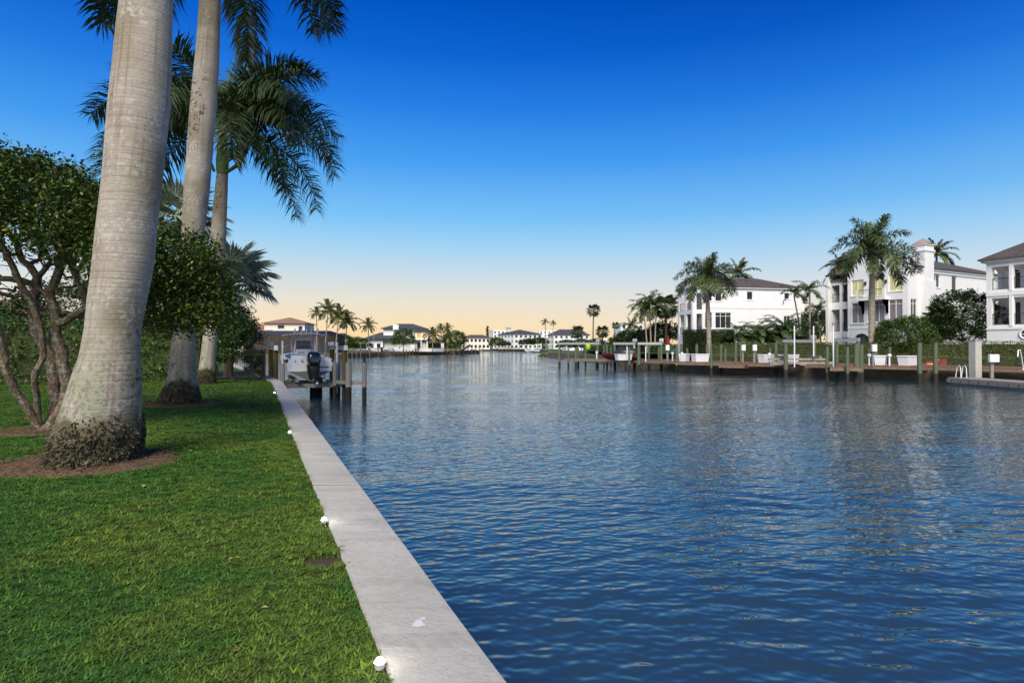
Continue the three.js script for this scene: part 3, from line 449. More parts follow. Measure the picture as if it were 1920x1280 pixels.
// rounded shrub that ends the hedge by the fence
{
  const s = bushG(81, { w: 1.0, h: 3.3, lift: 0.3, clumps: 190, per: 34, leaf: 0.14, tints: clusia, clump: 0.26, trunkR: 0.06, low: true });
  tree('clusia_shrub', 'rounded glossy shrub at the end of the tall hedge beside the black fence', 'shrub', s, -13.75, GY, 27.9, 0.5);
  const s2 = bushG(83, { w: 0.42, h: 1.5, lift: 0.1, clumps: 40, per: 30, leaf: 0.09, tints: [[0.08, 0.10, 0.02], [0.12, 0.13, 0.03]], clump: 0.16, trunkR: 0.03, low: true });
  tree('small_shrub', 'small yellow-green shrub tucked behind the black fence pickets', 'shrub', s2, -12.75, GY, 28.1, 0);
  const back = bushG(85, { w: 3.2, h: 6.0, lift: 1.6, clumps: 260, per: 40, leaf: 0.2, tints: [[0.028, 0.06, 0.012], [0.04, 0.075, 0.014], [0.06, 0.08, 0.015]], clump: 0.5 });
  const labels = ['dense green garden tree behind the hedge at the left edge', 'dark leafy garden tree behind the hedge, glimpsed through the twisting stems', 'leafy garden tree behind the hedge between the two thick palm trunks', 'low leafy tree behind the hedge near the silver fan palms'];
  [[-29, 27.5, 1.0, 0.3], [-23.5, 29.5, 0.82, 2], [-19.5, 30.5, 0.85, 4], [-16.6, 32.0, 0.72, 5]].forEach(([x, d, s, t], k) => { const o = k ? dup(scene.getObjectByName('garden_tree'), labels[k], x, GY, d, t, s) : tree('garden_tree', labels[0], 'tree', back, x, GY, d, t, 'garden trees behind the hedge'); if (!k) o.scale.setScalar(s); });
}
// silver fan palms
function fanG(seed, R, pet, seg, arc, tint, lw = 1) {
  const r = rng(seed), b = new MB(), n0 = 0; b.tube([v3(0, 0, 0), v3(pet * 0.5, 0.06, 0), v3(pet, 0, 0)], [0.035, 0.025, 0.02], 4, false); for (let q = 0; q < b.p.length; q += 3) b.c.push(0.16, 0.18, 0.10);
  for (let k = 0; k < seg; k++) {
    const a = (k / (seg - 1) - 0.5) * arc, l = R * (0.86 + 0.14 * Math.cos(a)) * (0.93 + 0.1 * r()), w = R * arc / seg * 0.34 * lw, g = 0.75 + 0.5 * r(), c = tint.map(t => t * g), fold = 0.05 * (k % 2 ? 1 : -1), cup = 0.22;
    const pt = (s, side, y) => { const ww = w * side, x = pet + Math.cos(a) * l * s - Math.sin(a) * ww, z = Math.sin(a) * l * s + Math.cos(a) * ww; return b.v(x, y + cup * Math.abs(Math.sin(a)) * s * R * 0.6 - 0.30 * s * s * s * R * (0.7 + 0.6 * hash(k, seed, 3)), z, c); };
    const a0 = pt(0.03, 0, 0), m0 = pt(0.62, -1, fold), m1 = pt(0.62, 1, -fold), t = pt(1, 0, -0.05 * R); b.t(a0, m0, m1); b.t(m0, t, m1);
  }
  return b.geo();
}
{
  const fans = [0, 1, 2].map(k => fanG(500 + k, 1.35, 1.35, 44, 4.6, [0.27, 0.33, 0.25]));
  const make = (label, x, d, h, lean, n, seed) => {
    const g = thing('fan_palm', label, 'palm tree', x, GY, d, 0, 'silver fan palms behind the hedge'), r = rng(seed);
    part('trunk', new MB().tube([v3(0, 0, 0), v3(lean * 0.5, h * 0.5, 0), v3(lean, h, 0)], [0.26, 0.2, 0.2], 12).geo(), M.bark, g);
    for (let k = 0; k < n; k++) { const m = part('fan_leaf', fans[k % 3], M.fan, g); m.position.set(lean, h - 0.2, 0); m.rotation.set((r() - .5) * 0.9, k * 2.4 + r() * 0.5, 1.25 - 1.75 * (k / n), 'YZX'); }
  };
  M.fan = leafMat(1, 1, 1, 0.6);
  make('silver-leaved fan palm standing behind the shrub beside the slender palm', X(428, 31), 31, 5.3, 0.1, 24, 5);
  make('silver fan palm showing between the two thick palm trunks', X(345, 31), 31, 8.6, -0.2, 22, 6);
}
// grass
{
  const r = rng(91), tuft = (seed, n, hgt, w) => { const q = rng(seed), b = new MB(); for (let k = 0; k < n; k++) { const a = q() * 6.283, x = (q() - .5) * 0.05, z = (q() - .5) * 0.05, l = hgt * (0.6 + 0.6 * q()), ln = 0.35 + 0.9 * q(), g = 0.7 + 0.6 * q(), c = [g, g, g], dx = Math.cos(a), dz = Math.sin(a), wx = -dz * w, wz = dx * w; const m = l * 0.5; const A = b.v(x - wx, 0, z - wz, c), B = b.v(x + wx, 0, z + wz, c), C = b.v(x + dx * m * ln * .6 - wx * .9, m * .85, z + dz * m * ln * .6 - wz * .9, c), D = b.v(x + dx * m * ln * .6 + wx * .9, m * .85, z + dz * m * ln * .6 + wz * .9, c), T = b.v(x + dx * l * ln * 1.1, l * (1 - 0.42 * ln), z + dz * l * ln * 1.1, c); b.q(A, B, D, C); b.t(C, D, T); } return b.geo(); };
  const at = []; const inBed = (x, d) => beds.some(([bx, bd, rx, rd]) => { const a = (x - bx) / rx, c = (d - bd) / rd; return a * a + c * c < 0.88 + 0.12 * hash(Math.floor(x * 20), Math.floor(d * 20), 4); });
  for (let d = 1.0; d < 27.6;) {
    const step = 0.05 + d * 0.012, xl = -0.98 * d - 1.6, xr = d < 26 ? WX(d) - 0.555 : -12.2, n = (xr - xl) * step * Math.min(3800, 8600 / d) * (d < 2.3 ? 0.5 : 1);
    for (let k = 0; k < n; k++) { const x = xl + r() * (xr - xl), dd = d + r() * step; if (x > WX(dd) - 0.56 + 0.022 * r() || inBed(x, dd)) continue; if (Math.hypot((x + 1.42) / 1.5, dd - 4.32) < 0.1 + 0.04 * r()) continue; if (dd > 22.5 && dd > 23.6 + (x + 21) * 0.42) continue; at.push([x, dd]); }
    d += step;
  }
  const mat = new THREE.MeshStandardMaterial({ vertexColors: true, roughness: 0.75, side: THREE.DoubleSide });
  const inst = new THREE.InstancedMesh(tuft(3, 11, 0.047, 0.0042), mat, at.length), m = new THREE.Matrix4(), q = new THREE.Quaternion(), up = v3(0, 1, 0), c = new THREE.Color();
  at.forEach(([x, d], k) => {
    const s = (0.6 + 0.75 * r() * r() + 0.2 * r()) * Math.pow(Math.max(1, d / 3.5), 0.42), n1 = fbm(x / 40 + 1, d / 40, 26, 3, 8), n2 = fbm(x / 40 + 1, d / 40, 90, 2, 9), dry = sm(0.5, 0.75, n1 * 0.6 + n2 * 0.5);
    q.setFromAxisAngle(up, r() * 6.283); m.compose(v3(x, GY - 0.006, -d), q, v3(s, s * (0.75 + 0.5 * n2) * (d > 6 ? 0.9 : 1), s)); inst.setMatrixAt(k, m);
    const g = 0.55 + 0.85 * r(); const cc = mixc([0.041, 0.122, 0.005], [0.11, 0.165, 0.010], Math.min(1, dry * 0.7 + (r() < 0.05 ? 0.6 : 0))); c.setRGB(cc[0] * g, cc[1] * g, cc[2] * g); inst.setColorAt(k, c);
  });
  shade(inst); inst.name = 'lawn_grass'; inst.userData = { label: 'short green grass blades covering the lawn', category: 'grass', kind: 'stuff' }; scene.add(inst);
  console.log('tufts', at.length);
  // bare notch in the turf at the cap
  const nb = new MB(), ct = nb.v(-1.36, GY + 0.004, -4.32, null, 0, 0), rg = []; for (let k = 0; k < 14; k++) { const a = k / 14 * 6.283, w = 0.13 + 0.04 * hash(k, 2, 3); rg.push(nb.v(-1.42 + Math.cos(a) * w, GY + 0.003, -4.32 - Math.sin(a) * w * 0.8, null, Math.cos(a) * w, Math.sin(a) * w)); } for (let k = 0; k < 14; k++) nb.t(ct, rg[k], rg[(k + 1) % 14]);
  structure('bare_soil', nb.geo(), M.soil);
  // fallen leaves and grass clippings
  const lf = new MB(); { const A = lf.v(0, 0.01, 0), B = lf.v(0.05, 0.03, 0.03), T = lf.v(0.12, 0.015, 0), C = lf.v(0.05, 0.03, -0.03); lf.t(A, B, T); lf.t(A, T, C); } const lg = lf.geo();
  const kinds = [['yellow', std(0.45, 0.33, 0.03, 0.7, { side: 2 })], ['rust brown', std(0.22, 0.06, 0.02, 0.8, { side: 2 })], ['pale straw', std(0.42, 0.34, 0.17, 0.8, { side: 2 })]];
  [[1, 465, 890], [1, 470, 1005], [2, 440, 1040], [0, 440, 1040], [0, 485, 797], [0, 312, 811], [0, 300, 800], [1, 342, 796], [0, 372, 782], [2, 490, 1132], [2, 358, 844], [0, 38, 832], [1, 432, 1213], [2, 270, 910], [0, 300, 830], [1, 350, 795]].forEach(([k, px, py], n) => { const d = 1.58 * F / (py - HOR), o = one('fallen_leaf', lg, kinds[k][1], kinds[k][0] + ' fallen leaf lying on the lawn', 'leaf', kinds[k][0] + ' leaves on the lawn'); o.position.set(X(px, d), GY + 0.035, -d); o.rotation.y = n * 2.1; o.scale.setScalar(d > 6 ? 0.8 : 0.42); });
}
// small lights set where the turf meets the cap
{
  M.lampGlow = new THREE.MeshStandardMaterial({ color: col(0.9, 0.9, 0.88), emissive: col(1, 0.97, 0.9), emissiveIntensity: 14, roughness: 0.4 });
  const labels = ['lit garden light on the turf edge closest to the camera', 'lit garden light at the turf edge, second from the camera', 'lit garden light at the turf edge, third from the camera', 'lit garden light at the turf edge beside the boat lift, farthest along the cap'];
  [2.86, 5.2, 10.5, 19.4].forEach((d, k) => {
    const g = thing('garden_light', labels[k], 'garden light', WX(d) - 0.585, GY, d, 0, 'lights along the seawall cap');
    part('stake', cyl(0, -0.1, 0, 0.03, 0.01, 0.015, 8), M.black, g); part('housing', cyl(0, 0.03, 0, 0.062, 0.024, 0.03, 14), M.alu, g);
    const dome = new THREE.SphereGeometry(0.022, 12, 6, 0, 6.2832, 0, 1.571); dome.translate(0, 0.062, 0); part('light_dome', dome, M.lampGlow, g);
    const l = new THREE.PointLight(col(1, 0.97, 0.9), 0.014); l.position.set(0, 0.11, 0); l.castShadow = true; l.shadow.radius = 2; g.add(l);
  });
}
// black picket fence along the cap beyond the lawn, with a short return to the hedge
{
  const g = thing('picket_fence', 'black metal picket fence along the seawall cap beside the boat lift', 'fence', 0, 0, 0), run = (a, b, posts) => {
    const L = Math.hypot(b[0] - a[0], b[1] - a[1]), ang = Math.atan2(-(b[1] - a[1]), b[0] - a[0]), n = Math.round(L / 0.105), pk = cyl(0, 0.07, 0, 1.44, 0.009, 0.009, 4), put = (name, geo, t) => { const m = part(name, geo, M.black, g); m.position.set(a[0] + (b[0] - a[0]) * t, 1.2, -(a[1] + (b[1] - a[1]) * t)); m.rotation.y = -ang; return m; };
    for (let k = 0; k <= n; k++) put('picket', pk, k / n);
    for (const y of [0.12, 1.2, 1.4]) put('rail', boxG(0, y, -0.015, L, y + 0.035, 0.015), 0);
    for (const t of posts) put('post', boxG(-0.03, -0.05, -0.03, 0.03, 1.5, 0.03), t);
  };
  run([-11.75, 27.05], [-17.6, 38.2], [0, 0.2, 0.4, 0.6, 0.8, 1]); run([-11.85, 27.02], [-14.2, 27.0], [1]);
}

// ---------------------------------------------------------------- boat lift and boat beyond the lawn
const BA = 0.447, BO = [-12.15, 29.2];
const loc = (x, z) => [BO[0] + x * Math.cos(BA) + z * Math.sin(BA), BO[1] + x * Math.sin(BA) - z * Math.cos(BA)];   // lift axes -> (x, d)
function pileParts(g, x, z, top, r, mat, wet = 0.75, capMat) {  // a pile with its wet foot, as one part and sub-part
  const p = part('pile', cyl(x, wet, z, top, r, r * 0.97, 12), mat, g); part('wet_foot', cyl(x, -1.2, z, wet + 0.005, r * 1.03, r * 1.01, 12), M.pileWet, p);
  if (capMat) part('pile_cap', cyl(x, top, z, top + 0.02 + r * 0.8, r * 1.08, 0.02, 10), capMat, p); return p;
}
{
  const g = thing('boat_lift', 'boat lift with olive timber piles and grey metal beams holding the fishing boat', 'boat lift', BO[0], 0, BO[1], BA);
  for (const [x, z] of [[0, 0], [3.45, 0], [0, -4.6], [3.45, -4.6]]) pileParts(g, x, z, 2.64, 0.135, M.pileOlive, 0.85);
  for (const x of [0, 3.45]) { const b = part('top_beam', mergeGeometries([boxG(x - 0.09, 2.64, -5.3, x + 0.09, 2.67, 0.35), boxG(x - 0.02, 2.67, -5.28, x + 0.02, 2.82, 0.33), boxG(x - 0.09, 2.82, -5.3, x + 0.09, 2.85, 0.35)]), M.galv, g); part('motor', rbox(x - 0.16, 2.86, -5.25, x + 0.16, 3.1, -4.75, 0.06), M.paint, b); part('end_plate', boxG(x - 0.1, 2.62, 0.353, x + 0.1, 2.87, 0.375), M.paint, b); }
  for (const z of [-0.45, -3.9]) { part('cradle_beam', boxG(-0.05, 0.62, z - 0.09, 3.5, 0.84, z + 0.09), M.woodGrey, g); for (const x of [0.12, 3.33]) part('cable', new MB().bar(v3(x, 0.84, z), v3(x, 2.64, z), 0.008, 5).geo(), M.galv, g); }
  for (const x of [1.05, 2.4]) part('bunk', new MB().box(x - 0.08, 0.95, -5.2, x + 0.08, 1.12, 0.1).geo(), M.woodGrey, g);
  for (const x of [1.05, 2.4]) for (const z of [-0.45, -3.9]) part('bunk_bracket', new MB().bar(v3(x - 0.25, 0.84, z), v3(x, 0.97, z), 0.03, 5).bar(v3(x + 0.25, 0.84, z), v3(x, 0.97, z), 0.03, 5).geo(), M.woodGrey, g);
  for (const [x, z, y0, y1] of [[0.33, 0.12, 0.84, 3.1], [2.95, -4.0, 0.84, 3.2], [3.12, -0.42, 0.3, 3.05]]) part('guide_post', cyl(x, y0, z, y1, 0.045, 0.045, 8), M.paint, g);
}
{ // mooring piles in front of the lift
  const names = [['square brown pile at the seawall corner beside the boat lift', 529.5, 683, 28.2, 0.10, 0], ['brown pile close against its twin beside the lift', 627.5, 679, 30.6, 0.10, 0], ['brown pile just outboard of its twin beside the lift', 634.5, 679, 31.2, 0.10, 0], ['fluted brown pile in open water just outside the lift', 653.5, 680, 29.6, 0.15, 0], ['outermost brown pile with a black cap light, beside the lift', 683, 679, 29.5, 0.115, 1]];
  for (const [label, px, py, d, r, cap] of names) {
    const g = thing('mooring_pile', label, 'piling', X(px, d), 0, d, 0.3, 'brown piles around the boat lift'), top = Y(py, d), b = new MB();
    const row = [[], []]; for (let s = 0; s <= 16; s++) { const a = s / 16 * 6.2832, q = r * (s % 2 ? 0.88 : 1.03); row[0].push(b.v(Math.cos(a) * q, 0.7, Math.sin(a) * q, null, s / 8, 0)); row[1].push(b.v(Math.cos(a) * q, top, Math.sin(a) * q, null, s / 8, 1)); }
    for (let s = 0; s < 16; s++) b.q(row[0][s + 1], row[0][s], row[1][s], row[1][s + 1]); for (let s = 1; s < 15; s++) b.t(row[1][0], row[1][s + 1], row[1][s]);
    part('sleeve', b.geo(0.4), M.woodGrey, g); part('wet_foot', cyl(0, -1.2, 0, 0.72, r * 1.0, r, 12), M.pileWet, g);
    if (cap) { part('cap_light', mergeGeometries([cyl(0, top, 0, top + 0.04, 0.12, 0.12, 10), cyl(0, top + 0.04, 0, top + 0.15, 0.06, 0.06, 10), cyl(0, top + 0.15, 0, top + 0.24, 0.1, 0.01, 10)]), M.black, g); }
    else part('pile_top', cyl(0, top, 0, top + 0.03, r * 1.05, r * 0.9, 12), M.woodGrey, g);
  }
  const t = thing('timber_rail', 'low timber rail joining the outer brown piles', 'timber rail', 0, 0, 0), p = [[629, 30.7], [653.5, 29.75], [683, 29.65]].map(([px, d]) => v3(X(px, d), 0.92, -d));
  for (let k = 0; k < 2; k++) { const a = p[k], c = p[k + 1], m = part('board', boxG(0, -0.09, -0.05, a.distanceTo(c), 0.09, 0.05), M.woodGrey, t); m.position.copy(a); m.rotation.y = Math.atan2(-(c.z - a.z), c.x - a.x); }
  const dk = thing('under_dock_pile', 'dark wet stub pile, leftmost of the three under the fishing boat', 'piling', X(585, 33), 0, 33); part('stub', cyl(0, -1, 0, 0.85, 0.13, 0.12, 10), M.pileWet, dk); dk.userData.group = 'stub piles under the boat';
  dup(dk, 'dark wet stub pile, rightmost of the three under the fishing boat', X(600, 32.4), 0, 32.4); dup(dk, 'dark wet stub pile, middle of the three under the fishing boat', X(593, 34), 0, 34);
}
function hullG(L, beam, h0, h1, keelRise = 0.5, deck = 0.5, which = 'all') {    // stern at z = 0, bow at z = -L
  const b = new MB(), N = 18, rows = [];
  for (let k = 0; k <= N; k++) {
    const t = k / N, z = -L * t, w = beam / 2 * (t < 0.45 ? 0.95 + 0.1 * t : (0.995) * Math.pow(Math.max(0, 1 - Math.pow((t - 0.45) / 0.55, 2.2)), 0.62)), g = h0 + (h1 - h0) * t * t, ky = keelRise * Math.pow(Math.max(0, (t - 0.7) / 0.3), 2) * 1.6, wc = w * (0.88 - 0.45 * t * t), cy = ky + (0.44 + 0.3 * t * t) * (g - ky), fl = Math.min(w * 0.82, Math.max(0, w - 0.2)), dk = deck * h0 + 0.1 * t;
    const half = [[0, ky], [wc * 0.5, ky + (cy - ky) * 0.5], [wc, cy], [wc + 0.03, cy + 0.02], [w * 0.985, g - 0.2], [w + 0.025, g - 0.19], [w + 0.025, g - 0.14], [w, g - 0.13], [w, g - 0.02], [w - 0.03, g], [fl, g], [fl * 0.985, dk], [0, dk]];
    const full = [...half.slice().reverse().map(([x, y]) => [-x, y]).slice(0, -1), ...half]; rows.push(full.map(([x, y]) => b.v(x, y, z - (k === N ? 0 : 0), null, x, y)));
  }
  const n = rows[0].length; const c = (n - 1) / 2, keep = s => which === 'all' || (which === 'bottom') === (s >= c - 2 && s < c + 2);
  for (let k = 0; k < N; k++) for (let s = 0; s + 1 < n; s++) if (keep(s)) b.q(rows[k][s], rows[k][s + 1], rows[k + 1][s + 1], rows[k + 1][s]);
  const out = rows[0];                                            // transom: outer half sections joined across
  for (let s = which === 'all' ? 3 : 8; s < c; s++) if (keep(s)) { b.q(out[s], out[s + 1], out[n - 2 - s], out[n - 1 - s]); }
  return b.geo(0.55);
}
{
  const L = 7.2, g = thing('fishing_boat', 'white centre-console fishing boat with black outboard raised on the lift', 'boat', ...(([x, d]) => [x, 0.96, d])(loc(1.72, -0.25)), BA);
  const hull = part('hull', hullG(L, 2.5, 1.2, 1.5, 0.5, 0.5, 'top'), M.gelcoat, g); part('bottom', hullG(L, 2.5, 1.2, 1.5, 0.5, 0.5, 'bottom'), std(0.16, 0.165, 0.17, 0.6), hull);  // dark grey bottom: bottom paint and underside shade in one tone
  part('rub_rail', new MB().tube([v3(-1.22, 1.07, 0), v3(-1.25, 1.1, -2), v3(-1.2, 1.2, -4)], [0.03, 0.03, 0.03], 6).tube([v3(1.22, 1.07, 0), v3(1.25, 1.1, -2), v3(1.2, 1.2, -4)], [0.03, 0.03, 0.03], 6).geo(), M.trim, hull);
  part('transom_edge', rbox(-1.12, 0.55, -0.02, 1.12, 0.6, 0.03, 0.02), M.trim, hull);
  part('transom_wall', mergeGeometries([rbox(-1.1, 0.6, -0.3, -0.42, 1.22, -0.005), rbox(0.42, 0.6, -0.3, 1.1, 1.22, -0.005), rbox(-0.42, 0.55, -0.42, 0.42, 0.98, -0.1)]), M.gelcoat, g);
  part('hatch', rbox(0.52, 0.72, -0.01, 0.95, 0.78, 0.012, 0.01), M.dark, g); part('drain', cyl(-0.75, 1.05, 0.01, 1.11, 0.03, 0.03, 8), M.dark, g);
  const con = part('console', mergeGeometries([rbox(-0.46, 0.62, -3.9, 0.46, 1.55, -3.0, 0.1), rbox(-0.4, 1.45, -3.75, 0.4, 1.72, -3.15, 0.08)]), M.gelcoat, g);
  part('windscreen', new MB().q && (() => { const b = new MB(); b.q(b.v(-0.42, 1.7, -3.6), b.v(0.42, 1.7, -3.6), b.v(0.36, 2.25, -3.35), b.v(-0.36, 2.25, -3.35)); return b.geo(); })(), M.smoke = new THREE.MeshPhysicalMaterial({ color: col(0.35, 0.38, 0.42), transmission: 0.8, roughness: 0.05, thickness: 0, side: 2 }), con);
  const w = new MB(); for (let k = 0; k < 12; k++) { const a = k / 12 * 6.283, e = (k + 1) / 12 * 6.283; w.bar(v3(-0.15 + Math.cos(a) * 0.17, 1.35 + Math.sin(a) * 0.17, -2.9), v3(-0.15 + Math.cos(e) * 0.17, 1.35 + Math.sin(e) * 0.17, -2.9), 0.015, 4); } part('steering_wheel', w.geo(), M.alu, con);
  const seat = part('leaning_post', mergeGeometries([rbox(-0.5, 0.62, -2.4, 0.5, 1.2, -1.85, 0.08), rbox(-0.55, 1.2, -2.45, -0.02, 1.36, -1.8, 0.07), rbox(0.02, 1.2, -2.45, 0.55, 1.36, -1.8, 0.07)]), M.gelcoat, g);
  part('seat_rail', new MB().tube([v3(-0.55, 1.3, -1.78), v3(-0.5, 1.62, -1.72), v3(0, 1.68, -1.7), v3(0.5, 1.62, -1.72), v3(0.55, 1.3, -1.78)], [0.022, 0.022, 0.022, 0.022, 0.022], 6).geo(), M.alu, seat);
  part('stern_seat', mergeGeometries([rbox(-0.95, 0.95, -0.62, -0.1, 1.12, -0.3, 0.06), rbox(0.1, 0.95, -0.62, 0.95, 1.12, -0.3, 0.06), rbox(-0.95, 1.1, -0.42, -0.1, 1.38, -0.32, 0.05)]), M.gelcoat, g);
  // T-top
  const top = thing0('t_top', g), leg = (x, z, x1, z1) => part('leg', new MB().tube([v3(x, 0.65, z), v3(x * 0.96, 1.6, z + (z1 - z) * 0.5), v3(x1, 2.5, z1)], [0.045, 0.045, 0.04], 7).geo(), M.paint, top);
  function thing0(name, parent) { const q = new THREE.Group(); q.name = name; parent.add(q); return q; }
  leg(-0.6, -3.85, -0.72, -3.9); leg(0.6, -3.85, 0.72, -3.9); leg(-0.58, -2.7, -0.5, -2.55); leg(0.58, -2.7, 0.5, -2.55);
  const cg = new MB(); { const nx = 10, nz = 8, rr = []; for (let j = 0; j <= nz; j++) for (let i = 0; i <= nx; i++) { const u = i / nx * 2 - 1, v = j / nz; rr.push(cg.v(u * 1.12, 2.62 - 0.13 * u * u - 0.05 * Math.pow(v - 0.4, 2), -4.35 + v * 2.35)); } for (let j = 0; j < nz; j++) for (let i = 0; i < nx; i++) { const a = j * 11 + i; cg.q(a, a + 11, a + 12, a + 1); } }
  part('canopy', cg.geo(), std(0.62, 0.63, 0.66, 0.7, { side: 2 }), top);
  part('canopy_frame', new MB().tube([v3(-1.12, 2.48, -4.35), v3(-1.14, 2.49, -2.0), v3(-0.5, 2.58, -1.98), v3(0.5, 2.58, -1.98), v3(1.14, 2.49, -2.0), v3(1.12, 2.48, -4.35)], Array(6).fill(0.035), 6).geo(), M.paint, top);
  for (const x of [-0.6, -0.25, 0.0, 0.25, 0.6]) part('rod_holder', new MB().bar(v3(x, 2.52, -1.97), v3(x * 1.02, 2.85, -1.85), 0.04, 7).geo(), M.paint, top);
  part('electronics_box', rbox(-0.4, 2.2, -3.8, 0.4, 2.42, -3.2, 0.05), M.trim, top);
  part('bow_rail', new MB().tube([v3(-1.1, 1.42, -3.9), v3(-1.05, 1.8, -4.4), v3(-0.7, 1.95, -6), v3(0, 2.0, -7), v3(0.7, 1.95, -6), v3(1.05, 1.8, -4.4), v3(1.1, 1.42, -3.9)], Array(7).fill(0.018), 6).geo(), M.alu, g);
  for (const x of [-1, 1]) part('cleat', new MB().bar(v3(x * 1.08, 1.28, -0.5), v3(x * 1.08, 1.28, -0.75), 0.02, 5).geo(), M.alu, g);
  // outboard
  const ob = thing0('outboard', g); ob.position.set(0.12, 0, 0.1); const cow = new THREE.SphereGeometry(1, 24, 16), cp = cow.attributes.position;
  for (let k = 0; k < cp.count; k++) { let x = cp.getX(k), y = cp.getY(k), z = cp.getZ(k); const s = q => Math.sign(q) * Math.pow(Math.abs(q), 0.62); x = s(x) * 0.36; y = s(y) * 0.38; z = s(z) * 0.46; z -= y * 0.12; if (y < 0) { x *= 1 - 0.12 * (-y / 0.4); } cp.setXYZ(k, x, y, z); } cow.computeVertexNormals(); cow.translate(0, 1.22, 0.42);
  part('cowling', cow, new THREE.MeshPhysicalMaterial({ color: col(0.012, 0.013, 0.016), roughness: 0.25, clearcoat: 0.8, clearcoatRoughness: 0.1 }), ob);
  const mid = new MB(); { const sec = [[0.95, 0.32, 0.32, 0.32], [0.8, 0.34, 0.34, 0.36], [0.5, 0.3, 0.3, 0.36], [0.2, 0.22, 0.24, 0.36], [-0.05, 0.07, 0.26, 0.4], [-0.25, 0.03, 0.2, 0.42]], rows = sec.map(([y, wx, wz, cz]) => { const q = []; for (let s = 0; s <= 14; s++) { const a = s / 14 * 6.283; q.push(mid.v(Math.cos(a) * wx, y, cz + Math.sin(a) * wz)); } return q; }); for (let k = 0; k + 1 < rows.length; k++) for (let s = 0; s < 14; s++) mid.q(rows[k][s], rows[k][s + 1], rows[k + 1][s + 1], rows[k + 1][s]); }
  part('midsection', mid.geo(), M.black, ob); part('anti_ventilation_plate', rbox(-0.18, 0.1, 0.15, 0.18, 0.13, 0.85, 0.01), M.black, ob);
  part('gearcase', new MB().tube([v3(0, -0.02, 0.05), v3(0, -0.02, 0.25), v3(0, -0.02, 0.62), v3(0, -0.02, 0.75)], [0.02, 0.1, 0.1, 0.06], 10).geo(), M.black, ob);
  const pr = new MB(); for (let k = 0; k < 3; k++) { const a = k * 2.094; const c = Math.cos(a), s = Math.sin(a), v = [[0.05, 0, 0.7], [0.1, 0.09, 0.66], [0.2, 0.08, 0.68], [0.19, -0.06, 0.76], [0.08, -0.08, 0.78]].map(([r, t, z]) => pr.v(c * r - s * t, s * r + c * t - 0.02, z)); pr.t(v[0], v[1], v[2]); pr.t(v[0], v[2], v[3]); pr.t(v[0], v[3], v[4]); } part('propeller', pr.geo(), M.alu, ob);
  part('mount_bracket', rbox(-0.2, 0.55, -0.1, 0.2, 1.0, 0.14, 0.03), M.black, ob);
}

// ---------------------------------------------------------------- houses
// a house stands with its front in its own plane x = const (facing -x, u runs along -z) and its side in z = const (facing +z, u runs along +x)
const toFace = (f, geo) => { if (f.front) { geo.rotateY(Math.PI / 2); geo.translate(f.at, 0, -(f.u0 || 0)); } else geo.translate(f.u0 || 0, 0, f.at); return geo; };
const inn = f => f.front ? 1 : -1;                              // which way is indoors
const wBox = (f, u0, v0, u1, v1, w0, w1) => { const s = inn(f), a = w0 * s, b = w1 * s; return toFace(f, boxG(u0, v0, Math.min(a, b), u1, v1, Math.max(a, b))); };
function wallPanel(g, f, outline, holes, mat, t = 0.3) {
  const s = new THREE.Shape(outline.map(p => new THREE.Vector2(...p)));
  for (const h of holes) { const p = new THREE.Path(); if (h.round) { p.absarc(h.round[0], h.round[1], h.round[2], 0, Math.PI * 2); } else { const [u0, v0, u1, v1, arch] = h; p.moveTo(u0, v0); p.lineTo(u1, v0); if (arch) { p.lineTo(u1, v1 - arch); p.absellipse((u0 + u1) / 2, v1 - arch, (u1 - u0) / 2, arch, 0, Math.PI, false, 0); } else { p.lineTo(u1, v1); p.lineTo(u0, v1); } p.closePath(); } s.holes.push(p); }
  const e = new THREE.ExtrudeGeometry(s, { depth: t, bevelEnabled: false, curveSegments: 10 }); if (!f.front) e.translate(0, 0, -t);
  return part('wall', toFace(f, e), mat, g);
}
function windowPart(g, f, u0, v0, u1, v1, { cols = 2, transom = 0, mat = M.glass, sill = true, frame = M.trim, deep = 0.12 } = {}) {
  const w = 0.055, bars = [wBox(f, u0, v0, u0 + w, v1, deep - 0.06, deep + 0.04), wBox(f, u1 - w, v0, u1, v1, deep - 0.06, deep + 0.04), wBox(f, u0 + w, v0, u1 - w, v0 + w, deep - 0.06, deep + 0.04), wBox(f, u0 + w, v1 - w, u1 - w, v1, deep - 0.06, deep + 0.04)];
  for (let c = 1; c < cols; c++) { const u = u0 + (u1 - u0) * c / cols; bars.push(wBox(f, u - w / 2, v0 + w, u + w / 2, v1 - w, deep - 0.05, deep + 0.03)); }
  const vt = v1 - transom; if (transom) bars.push(wBox(f, u0 + w, vt - w / 2, u1 - w, vt + w / 2, deep - 0.047, deep + 0.027));
  if (sill) bars.push(wBox(f, u0 - 0.1, v0 - 0.1, u1 + 0.1, v0 - 0.001, -0.07, 0.1));
  const win = part('window', mergeGeometries(bars), frame, g);
  for (let c = 0; c < cols; c++) { const a = u0 + (u1 - u0) * c / cols + w / 2, b = u0 + (u1 - u0) * (c + 1) / cols - w / 2; part('pane', wBox(f, a, v0 + w / 2, b, transom ? vt : v1 - w / 2, deep, deep + 0.015), mat, win); if (transom) part('pane', wBox(f, a, vt, b, v1 - w / 2, deep, deep + 0.015), mat, win); }
  return win;
}
